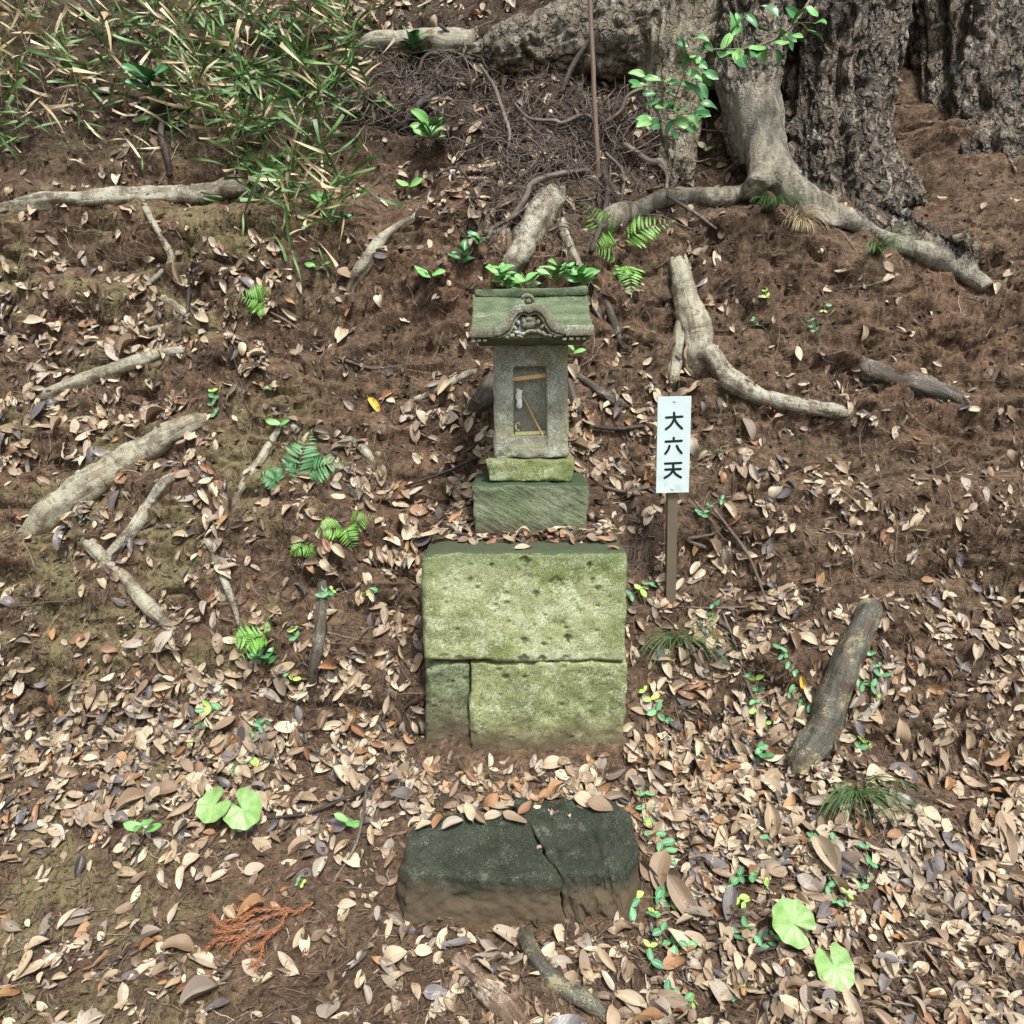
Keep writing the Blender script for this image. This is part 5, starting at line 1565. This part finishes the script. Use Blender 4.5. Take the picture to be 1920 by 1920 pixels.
# ------------------------------------------------------------------ green plants
def leafset(name, mat, geos): return [mk_mesh(name, P, F, mat, uvs=UV) for P, F, UV in geos]
G_OVAL = [leaf_geo(400 + i, aspect=.58, fold=.25, curl=.12 * (-1) ** i, nu=4, nv=8, stalk=.1, wav=.02, blunt=.4) for i in range(3)]
G_LONG = [leaf_geo(420 + i, aspect=.46, fold=.3, curl=-.25, nu=4, nv=8, stalk=.12, wav=.03) for i in range(3)]
G_PINNA = [leaf_geo(440 + i, aspect=.085, fold=.2, curl=-.15, nu=2, nv=16, stalk=0, wav=.01, tooth=1.3) for i in range(2)]
G_BLADE = [leaf_geo(460 + i, aspect=.058, fold=.5, curl=cu, nu=2, nv=9, stalk=.04, wav=.0) for i, cu in enumerate((-.25, -.5, -.15, .1))]
L_VINE, L_VINEY = leafset("leaf", M_VINE, G_OVAL), leafset("leaf", M_VINE_Y, G_OVAL)
L_GLOSS, L_FRESH = leafset("leaf", M_GLOSS, G_LONG), leafset("leaf", green_mat("fresh_leaf", (0.10, 0.30, 0.08), (0.20, 0.42, 0.12), (0.3, 0.5, 0.25), .4), G_LONG)
L_PY, L_PB = leafset("pinna", M_FERN_Y, G_PINNA), leafset("pinna", M_FERN_B, G_PINNA)
L_BG, L_BS = leafset("leaf", M_BAMBOO, G_BLADE), leafset("leaf", M_STRAW, G_BLADE)

def put_leaf(parent, meshes, pos, d, n, s, name="leaf"):
    b = base_of(parent)
    o = link(name, random.choice(meshes), parent)
    o.matrix_local = mat4(frame(n, d), s, np.array(pos) - b)
    return o

# ferns -------------------------------------------------------------
def fern(label, fronds, young=True):
    """fronds: list of (base px, tip px, lift, pinna scale)"""
    b0, n0_ = hit(*fronds[0][0])
    t = thing("fern", label, "fern", b0, "small ferns on the bank")
    for (bp, tp, lift, ps) in fronds:
        p, n = hit(*bp); q, m = hit(*tp)
        out = unit(n + np.array([0, -.5, .35]))
        C = catmull([p - n * .004, p * .6 + q * .4 + out * lift, q + out * lift * .9], 30)
        fr = part("frond", *tube(C[::3], np.linspace(.0012, .0005, 10), 5, 20), M_STEM, t)
        L = np.linalg.norm(np.diff(C, axis=0), axis=1).sum()
        NP = 12
        for k in range(NP):
            s = .12 + .86 * k / (NP - 1)
            i = int(s * 28)
            c = C[i]; d = unit(C[i + 1] - C[i])
            nn = unit(out - d * np.dot(out, d))
            sd = cross(d, nn)
            prof_ = (1 - s) ** .75 * (.55 + .9 * min(1, s * 3)) + .06
            for sg in (-1, 1):
                dd = unit(sd * sg + d * .42 + nn * -.12 + np.array(RNG.normal(0, .06, 3)))
                put_leaf(fr, L_PY if young else L_PB, c, dd, nn + RNG.normal(0, .08, 3), L * .42 * ps * prof_, "pinna")
        put_leaf(fr, L_PY if young else L_PB, C[-2], unit(C[-1] - C[-3]), out, L * .10, "pinna")
fern("bright yellow-green fern in deep litter high on the left bank", [((505, 572), (443, 560), .05, .9), ((500, 578), (470, 598), .04, .9), ((500, 570), (478, 538), .05, .9)])
fern("blue-green fern with two spreading fronds beside the slim leaning root", [((558, 896), (588, 822), .05, .9), ((574, 892), (662, 880), .05, .85), ((562, 893), (530, 885), .04, .7)], False)
fern("small reddening fern left of the two-frond fern", [((528, 908), (474, 893), .03, .9), ((522, 906), (500, 872), .03, .9)], False)
fern("bright fern arching over a dark root left of the platform", [((648, 985), (672, 1034), .05, .9), ((645, 990), (600, 1004), .05, .9), ((655, 982), (705, 968), .04, .8)])
fern("tiny bright fern below the two-frond fern", [((578, 1018), (552, 1038), .03, .9), ((578, 1020), (595, 1042), .03, .9)])
fern("light green fern with a drooping frond low on the left bank", [((500, 1188), (460, 1262), .06, 1.0), ((498, 1192), (450, 1212), .05, .9), ((500, 1190), (520, 1192), .05, .9)])
fern("yellow-green fern under the tree's left root", [((1165, 455), (1255, 430), .05, .8), ((1160, 458), (1112, 468), .04, .9)])
fern("yellow fern frond climbing below the brush heap", [((1148, 452), (1094, 376), .05, .7)])
fern("small yellowish fern hanging right of the shrine roof", [((1176, 495), (1180, 560), .03, .9), ((1172, 500), (1160, 535), .03, .8)])

# creepers: paired oval leaves on thin trailing stems ------------------
VINES = [(1225, 1112, 3, 20, "beside the platform's upper right corner"), (1330, 1140, 3, 14, "behind the sedge tuft"), (1460, 1232, 4, 17, "in the litter left of the mottled log"),
 (1425, 1270, 3, 17, "below the leaf drift left of the log"), (1412, 1335, 4, 16, "midway down the right slope"), (1482, 1330, 4, 15, "under the yellow leaf by the log"), (1222, 1335, 4, 20, "beside the platform's lower right corner"),
 (1418, 1408, 3, 18, "above the dark leaf of the right drift"), (1195, 1505, 3, 20, "at the step stone's back right corner"), (1238, 1565, 6, 22, "trailing past the step stone's right end"),
 (1185, 1670, 5, 24, "climbing the step stone's right end"), (1400, 1642, 3, 22, "above the black glossy leaf"), (1375, 1678, 3, 22, "over the black glossy leaf"), (1275, 1692, 3, 18, "on the very large torn leaf"),
 (1258, 1765, 6, 20, "in front of the step stone's right end"), (1395, 1762, 3, 20, "left of the larger heart-shaped leaf"), (1425, 1775, 3, 18, "touching the larger heart-shaped leaf"), (1560, 1590, 4, 20, "by the lower sedge tuft"),
 (1545, 1630, 3, 20, "among pale leaves below the lower sedge tuft"), (1618, 1640, 4, 20, "on the earth below the log"), (1540, 1668, 2, 20, "above the larger heart-shaped leaf"), (1578, 1680, 2, 18, "right of the larger heart-shaped leaf"),
 (1430, 1570, 3, 17, "in the middle of the right leaf drift"), (1610, 1240, 6, 18, "right of the mottled log's upper half"), (1600, 1290, 4, 16, "right of the mottled log's middle"), (1598, 1395, 3, 18, "right of the mottled log's lower end"),
 (1388, 1852, 3, 20, "far below the black glossy leaf"), (1258, 1858, 4, 20, "at the end of the curved root"), (1208, 1806, 2, 22, "beside the curved root"), (1315, 970, 3, 14, "right of the sign post"), (1348, 942, 2, 12, "up the bank right of the sign"),
 (365, 1345, 5, 19, "in the drift below the light green fern"), (415, 1312, 4, 17, "just below the light green fern"), (455, 1440, 4, 22, "above the paired round leaves"), (498, 1352, 3, 14, "in the drift left of the dark upright root"),
 (555, 1663, 2, 12, "sprouting from bare earth above the cedar sprig"), (612, 1120, 3, 15, "at the head of the dark upright root"), (710, 1105, 2, 15, "beside the platform's upper left corner"), (410, 755, 4, 14, "above the thick pale root"), (560, 1195, 2, 16, "right of the light green fern"),
 (545, 1272, 2, 14, "left of the dark upright root's foot"), (1435, 560, 2, 12, "on the bare earth of the right bank"), (1422, 615, 2, 12, "below the bare crevice of the right bank"), (1535, 618, 3, 12, "far up the bare right bank"), (1550, 575, 2, 11, "high on the bare right bank")]
for (px, py, npair, sz, where) in VINES:
    p, n = hit(px, py)
    t = thing("creeper", "creeper with small paired leaves " + where, "creeper", p, "trailing creepers in the litter")
    s = sz / FPX * depth_of(p)
    d = unit(np.array([RNG.normal(0, .5), -.3, -.8]) * RNG.choice([-1, 1]))
    d = unit(d - n * np.dot(d, n))
    q = p + n * .008 - d * s * npair * .5
    P = []
    for k in range(npair + 1):
        g, gn = near(q)
        P.append(g + gn * (.012 + .012 * RNG.random()))
        d = unit(d + RNG.normal(0, .28, 3)); d = unit(d - gn * np.dot(d, gn))
        q = q + d * s * 1.05
    P[0] = near(P[0])[0]
    part("stem", *tube(P, .0009, 5, len(P) * 4), M_STEM, t)
    for k in range(1, npair + 1):
        dd = unit(P[k] - P[k - 1])
        out = unit(n + np.array([0, -.4, .5]))
        sd = unit(cross(dd, out))
        yl = L_VINEY if (RNG.random() < .22 or (k == npair and RNG.random() < .4)) else L_VINE
        for sg in (-1, 1):
            put_leaf(t, yl, P[k], unit(sd * sg + dd * .45 + RNG.normal(0, .2, 3)), out + RNG.normal(0, .25, 3), s * RNG.uniform(.8, 1.15) * (.7 if k == npair else 1))

# upright seedlings with longer glossy leaves ---------------------------
SEED = [(818, 285, 14, 32, .13, "fresh green seedling rooted in bare earth under the brush", 1), (785, 115, 12, 30, .09, "bluish seedling in front of the pale log root", 0), (608, 400, 7, 24, .07, "seedling with rounded leaves below the bamboo grass", 1),
 (600, 512, 3, 22, .03, "two-leaved sprout above the slanting mossy root", 1), (805, 535, 6, 28, .05, "broad-leaved sprout left of the shrine roof", 1), (868, 505, 8, 22, .07, "dark leafy sprout above left of the shrine roof", 0), (898, 470, 7, 20, .06, "trailing dark sprout below the bent stick", 0),
 (770, 362, 2, 24, .03, "pair of bright leaves on bare earth left of the bent stick", 1), (305, 205, 16, 36, .15, "large-leaved shrub shoot at the left end of the grassy lip", 0), (655, 1550, 3, 26, .03, "three-leaved sprout right of the paired round leaves", 1), (292, 1560, 4, 34, .05, "broad green shoot left of the black root stub", 1),
 (950, 548, 14, 27, .09, "leafy sprout behind the left half of the shrine ridge", 1), (990, 552, 9, 24, .07, "low leafy sprout behind the middle of the shrine ridge", 1), (1030, 545, 14, 27, .11, "tall leafy sprout behind the right half of the shrine ridge", 1), (1092, 548, 12, 30, .08, "leafy sprout behind the right end of the shrine ridge", 1),
 (525, 800, 2, 24, .02, "single spotted leaf at the tip of the slim leaning root", 1), (512, 735, 3, 18, .02, "small sprout above the spotted leaf", 1), (500, 1240, 8, 24, .05, "grey-green rosette under the light green fern", 0), (1425, 1425, 3, 22, .03, "green sprout in the right drift above the log's foot", 0),
 (1310, 290, 2, 18, .03, "tiny sprout on the ledge between the tree's roots", 1), (1640, 345, 4, 16, .04, "small sprout at the tree's right foot", 0), (1072, 670, 2, 20, .03, "green leaf at the shrine body's right shoulder", 1), (640, 420, 4, 16, .03, "sprout at the foot of the bamboo grass", 0)]
for (px, py, nl, sz, ht, lab, fresh) in SEED:
    p, n = hit(px, py)
    t = thing("seedling", lab, "seedling", p, "seedlings on the bank")
    s = sz / FPX * depth_of(p)
    top = p + unit(n * .5 + np.array([0, -.35, .8])) * ht + np.array([RNG.normal(0, .01), 0, 0])
    C = catmull([p - n * .006, (p + top) / 2 + RNG.normal(0, .006, 3), top], 12)
    part("stem", *tube(C[::2], np.linspace(.0018, .0009, 6), 6, 12), M_STEM, t)
    for k in range(nl):
        i = min(11, int(12 * (.35 + .65 * (k + 1) / nl)))
        a = k * 2.4 + RNG.normal(0, .3)
        d = np.array([math.cos(a), -.35 + .6 * math.sin(a), .15 + .35 * RNG.random()])
        put_leaf(t, L_FRESH if fresh else L_GLOSS, C[i], unit(d), np.array([0, -.55, .9]) + RNG.normal(0, .25, 3), s * RNG.uniform(.95, 1.4))

# hanging branch in front of the trunk ----------------------------------
SPRIG = [(1700, -160, 3.25), (1560, -60, 3.12), (1500, 30, 3.06), (1450, 75, 3.04), (1390, 92, 3.04), (1330, 95, 3.04), (1290, 130, 3.04), (1268, 180, 3.05), (1262, 225, 3.06)]
Pb = np.array([at_y(*q) for q in SPRIG])
sprig = thing("hanging_branch", "leafy green branch hanging across the front of the tree trunk", "branch", Pb[0])
C = catmull(Pb, 60)
part("stem", *tube(C[::3], np.linspace(.006, .0015, 20), 7, 50, .1, 30, 3), M_SAPL, sprig)
LP = [(1372, 62), (1388, 52), (1420, 52), (1440, 60), (1455, 92), (1480, 72), (1500, 62), (1352, 72), (1335, 82), (1378, 108), (1365, 95), (1400, 85), (1412, 98), (1425, 90), (1312, 108), (1300, 112), (1322, 132), (1290, 88), (1345, 95), (1268, 148), (1284, 168), (1240, 150), (1222, 162), (1255, 188), (1244, 202), (1272, 196), (1288, 214), (1304, 206),
      (1222, 228), (1238, 232), (1264, 242), (1210, 142), (1300, 168), (1295, 140), (1280, 128), (1262, 168), (1278, 232), (1310, 215), (1470, 50), (1515, 55), (1460, 30), (1530, 20), (1490, 10)]
LP = LP + [(a + RNG.normal(0, 13), b + RNG.normal(0, 12)) for a, b in LP if b > 40]
for (px, py) in LP:
    q = at_y(px, py, 3.03 + RNG.uniform(-.07, .07))
    i = int(np.argmin(np.linalg.norm(C - q, axis=1)))
    d = unit(q - C[i] + np.array([RNG.normal(0, .02), -.01, -.015]))
    L = .074 * RNG.uniform(.7, 1.2)
    gap = np.linalg.norm(q - C[i])
    if gap > L * .6:
        part("twig", *tube([C[i], (C[i] + q) / 2 + np.array([0, 0, .006]), q], [.0014, .0011, .0008], 5, 8), M_STEM, sprig)
        b = q
    else: b = C[i]
    put_leaf(sprig, L_GLOSS if RNG.random() < .65 else L_FRESH, b, d, np.array([RNG.normal(0, .3), -.9, .45]) + RNG.normal(0, .25, 3), L)

# heart-shaped ground leaves --------------------------------------------
def heart_geo(seed):
    rg = np.random.default_rng(seed)
    n, rings = 64, 7
    V, UV, F = [(0, 0, 0)], [(.5, 0)], []
    for r in range(1, rings + 1):
        f = r / rings
        for k in range(n):
            a = 2 * math.pi * (k + .5) / n            # notch at angle 0 (+X)
            da = min(a, 2 * math.pi - a)
            R = (1.0 + .05 * math.cos(2 * a)) * (1 - .82 * math.exp(-(da / .25) ** 2)) * (1 + .03 * math.sin(9 * a + seed)) + .02
            x, y = math.cos(a) * R * f, math.sin(a) * R * f
            V.append((x, y, .13 * f * f + .07 * math.sin(3 * a + seed) * f * f + .03 * math.sin(9 * a) * f * f)); UV.append((a / 6.2832, f))
    for k in range(n - 1): F.append([0, 1 + k, 2 + k])
    for r in range(rings - 1):
        for k in range(n - 1):
            a = 1 + r * n + k
            F.append([a, a + n, a + n + 1, a + 1])
    return np.array(V, float), F, np.array(UV, float)
def heart_plant(label, specs):
    b0, _ = hit(specs[0][4], specs[0][5])
    t = thing("round_leaf_plant", label, "plant", b0, "plants with large round leaves")
    for (px, py, rpx, notch, bx, by, lift, nrm) in specs:
        g, gn = hit(px, py)
        c = g + (unit(CAM - g)) * lift
        s = rpx / FPX * depth_of(c)
        nn = unit(np.array(nrm, float))
        x = np.array([math.cos(notch), 0, math.sin(notch)]) @ np.array([[1, 0, 0], [0, 1, 0], [0, SP_, CP_]])
        x = unit(x - nn * np.dot(x, nn)); y = cross(nn, x)
        P, F, UV = heart_geo(int(px))
        R = np.stack([x, y, nn], 1)
        lf = part("leaf", (P * s) @ R.T + c, F, M_HEART, t, uvs=UV)
        bp, bn = hit(bx, by)
        part("stalk", *tube([bp - bn * .01, (bp + c) / 2 + np.array([0, .01, -.005]), c - nn * .001], [.0022, .002, .0016], 6, 14), M_STEM, t)
SP_, CP_ = math.sin(PITCH), math.cos(PITCH)
heart_plant("pair of bright green round leaves over the left drift", [(402, 1510, 31, .75, 430, 1545, .05, (-.1, -.75, .7)), (455, 1517, 36, 2.3, 440, 1550, .06, (.1, -.75, .7))])
heart_plant("larger bright heart-shaped leaf over creepers right of the step stone", [(1487, 1731, 41, -.75, 1520, 1780, .07, (.1, -.7, .75))])
heart_plant("lower heart-shaped green leaf with its notch upward", [(1563, 1812, 38, 1.75, 1590, 1850, .06, (.05, -.7, .75))])

# bamboo grass on the lip -------------------------------------------------
rgb = np.random.default_rng(55)
CL = [(300, 90), (345, 75), (395, 85), (440, 70), (480, 95), (525, 80), (575, 75), (625, 90), (665, 110), (330, 160), (390, 165), (430, 180), (470, 175), (505, 190), (545, 165), (585, 190), (630, 185), (685, 215),
      (360, 235), (410, 245), (455, 250), (500, 255), (540, 265), (590, 250), (455, 330), (485, 360), (540, 340), (530, 385), (595, 455), (605, 400), (210, 110), (120, 150), (160, 220), (60, 90), (20, 200), (245, 190), (40, 300), (690, 60), (640, 40), (560, 30), (420, 20), (290, 20)]
for (px, py) in CL:
    p, n = hit(px, py)
    low = py > 300
    hk, dk = rgb.choice([.75, 1.0, 1.25]), rgb.choice([.06, .16, .34])
    lab = f"{ {.75: 'low', 1.0: 'middling', 1.25: 'tall'}[float(hk)] } {({.06: 'all-green', .16: 'mostly green', .34: 'half-dry straw-mixed'})[float(dk)]} dwarf bamboo clump {nearest(p)}"
    t = thing("dwarf_bamboo", lab, "bamboo", p, lab.replace("clump", "clumps"))
    for c in range(int(rgb.integers(3, 5))):
        H = hk * rgb.uniform(.13, .30) * (.8 if low else 1)
        q = p + unit(cross(n, rgb.normal(0, 1, 3))) * rgb.uniform(0, .06)
        q = near(q)[0]
        tip = q + np.array([rgb.normal(0, .07), -.35 * H + rgb.normal(0, .03), H])
        Cc = catmull([q - n * .01, q * .5 + tip * .5 + np.array([0, .01, .02]), tip], 14)
        dry = rgb.random() < dk
        part("culm", *tube(Cc[::2], np.linspace(.0016, .0007, 7), 5, 12), M_STRAW if dry else M_STEM, t)
        for k in range(int(rgb.integers(4, 9))):
            i = int(rgb.integers(3, 13))
            a = rgb.uniform(0, 6.28)
            d = unit(np.array([math.cos(a), -.35 + .5 * math.sin(a), rgb.uniform(-.5, .9)]))
            put_leaf(t, L_BS if (dry or rgb.random() < .14) else L_BG, Cc[i], d, np.array([0, -.5, .8]) + rgb.normal(0, .5, 3), rgb.uniform(.09, .22))
mbd = MB()
UVd = []
for k in range(330):
    px, py = (rgb.uniform(-200, 700), rgb.uniform(-40, 300)) if rgb.random() < .85 else (rgb.normal(530, 60), rgb.normal(390, 50))
    p, n = hit(px, py)
    if p is None or p[1] > 5: continue
    P, F, UV = G_BLADE[int(rgb.integers(4))]
    d = unit(np.array([rgb.normal(0, .8), -.3, rgb.normal(.1, .7)]))
    mbd.add((P * rgb.uniform(.06, .20)) @ frame(unit(n + rgb.normal(0, .5, 3)), d).T + p + n * rgb.uniform(.002, .05), F)
    UVd.append(UV)
v, f = mbd.get()
half = len(f)
mi = [0 if (i // 19) % 5 < 2 else 1 for i in range(len(f))]
o = link("grass_thatch", mk_mesh("grass_thatch", v, f, [M_STRAW, M_BAMBOO], midx=mi, uvs=np.concatenate(UVd)))
tag(o, "tangled dry and green grass blades matting the lip", "grass thatch", kind="stuff")

# sedge tufts ------------------------------------------------------------
def tuft(px, py, nb, L, label, mat, droop=1.0, spread=.5):
    p, n = hit(px, py)
    m_ = MB()
    for k in range(nb):
        a = rgb.uniform(0, 6.28)
        l = L * rgb.uniform(.6, 1.15)
        d = unit(np.array([math.cos(a) * spread, -.55 + .35 * math.sin(a), .85]))
        q = p + np.array([rgb.normal(0, .010), rgb.normal(0, .006), 0]) + n * .004
        P = [q]
        for s in range(6):
            q = q + d * l / 6
            P.append(q)
            d = unit(d + np.array([math.cos(a) * .06, -.10, -.30 * droop]))
        m_.add(*tube(P, [.0011, .0012, .0011, .001, .0008, .0006, .0003], 4, 12, flat=.35))
    solo("sedge_tuft", *m_.get(), mat, p, label, "grass tuft", "sedge tufts")
tuft(1440, 398, 90, .22, "green sedge tuft hanging below the fork of the tree's roots", M_SEDGE, 1.1)
tuft(1495, 430, 80, .19, "straw-coloured dry sedge tuft below the tree's right root", M_STRAW, 1.5, .35)
tuft(1640, 478, 80, .18, "green sedge tuft under the far end of the tree's right root", M_SEDGE, 1.2)
tuft(1270, 1205, 70, .24, "spidery sedge tuft in litter right of the platform", M_SEDGE, 1.1, .8)
tuft(1605, 1490, 80, .21, "spidery sedge tuft below the mottled log", M_SEDGE, .9, .9)
tuft(1335, 855, 14, .12, "few thin grass blades behind the sign's right edge", M_SEDGE, 1.0, .5)

# dead cedar sprig --------------------------------------------------------
def zq(Xz, Yz): return 270 + Xz / 4.085, 1410 + Yz / 4.085
cb, cn = hit(*zq(1310, 1165))
ced = thing("cedar_sprig", "rust-brown dead cedar sprig lying on bare earth left of the step stone", "sprig", cb)
BR = [[(1310, 1165), (1200, 1210), (1090, 1265)], [(1090, 1265), (980, 1255), (870, 1260), (760, 1240), (690, 1205)], [(900, 1262), (820, 1210), (735, 1150)], [(1090, 1270), (900, 1335), (720, 1350), (620, 1340), (545, 1268)], [(860, 1275), (740, 1290), (640, 1300)],
      [(900, 1345), (760, 1420), (600, 1500), (460, 1552)], [(780, 1380), (650, 1420), (540, 1430)], [(1085, 1285), (1030, 1370), (900, 1400), (780, 1490), (655, 1615)], [(700, 1450), (620, 1500), (580, 1540)], [(1030, 1375), (980, 1430), (925, 1510), (890, 1610), (872, 1705)], [(940, 1480), (860, 1530), (775, 1595)], [(880, 1620), (850, 1660), (825, 1670)], [(840, 1400), (800, 1440), (690, 1500)], [(800, 1340), (700, 1390), (590, 1390)]]
for b in BR:
    P = []
    for q in b:
        p, n = hit(*zq(*q)); P.append(p + n * (.016 + .012 * RNG.random()))
    Cc = catmull(P, 40)
    m_ = MB(); m_.add(*tube(Cc[::4], np.linspace(.0018, .0009, 10), 5, 20))
    L = np.linalg.norm(np.diff(Cc, axis=0), axis=1).sum()
    nn_ = int(L / .0022)
    for k in range(nn_):
        i = min(38, int(k / nn_ * 39))
        d = unit(Cc[i + 1] - Cc[i]); g, gn = near(Cc[i])
        a = k * 2.4
        sd = cross(d, gn)
        nd = unit(d * 1.0 + (sd * math.cos(a) + gn * math.sin(a) * .7) * .8)
        m_.add(*tube([Cc[i], Cc[i] + nd * .009, Cc[i] + nd * .0145 + d * .003], [.0016, .0013, .0003], 3, 3, cap=False))
    part("branchlet", *m_.get(), M_CEDAR, ced)
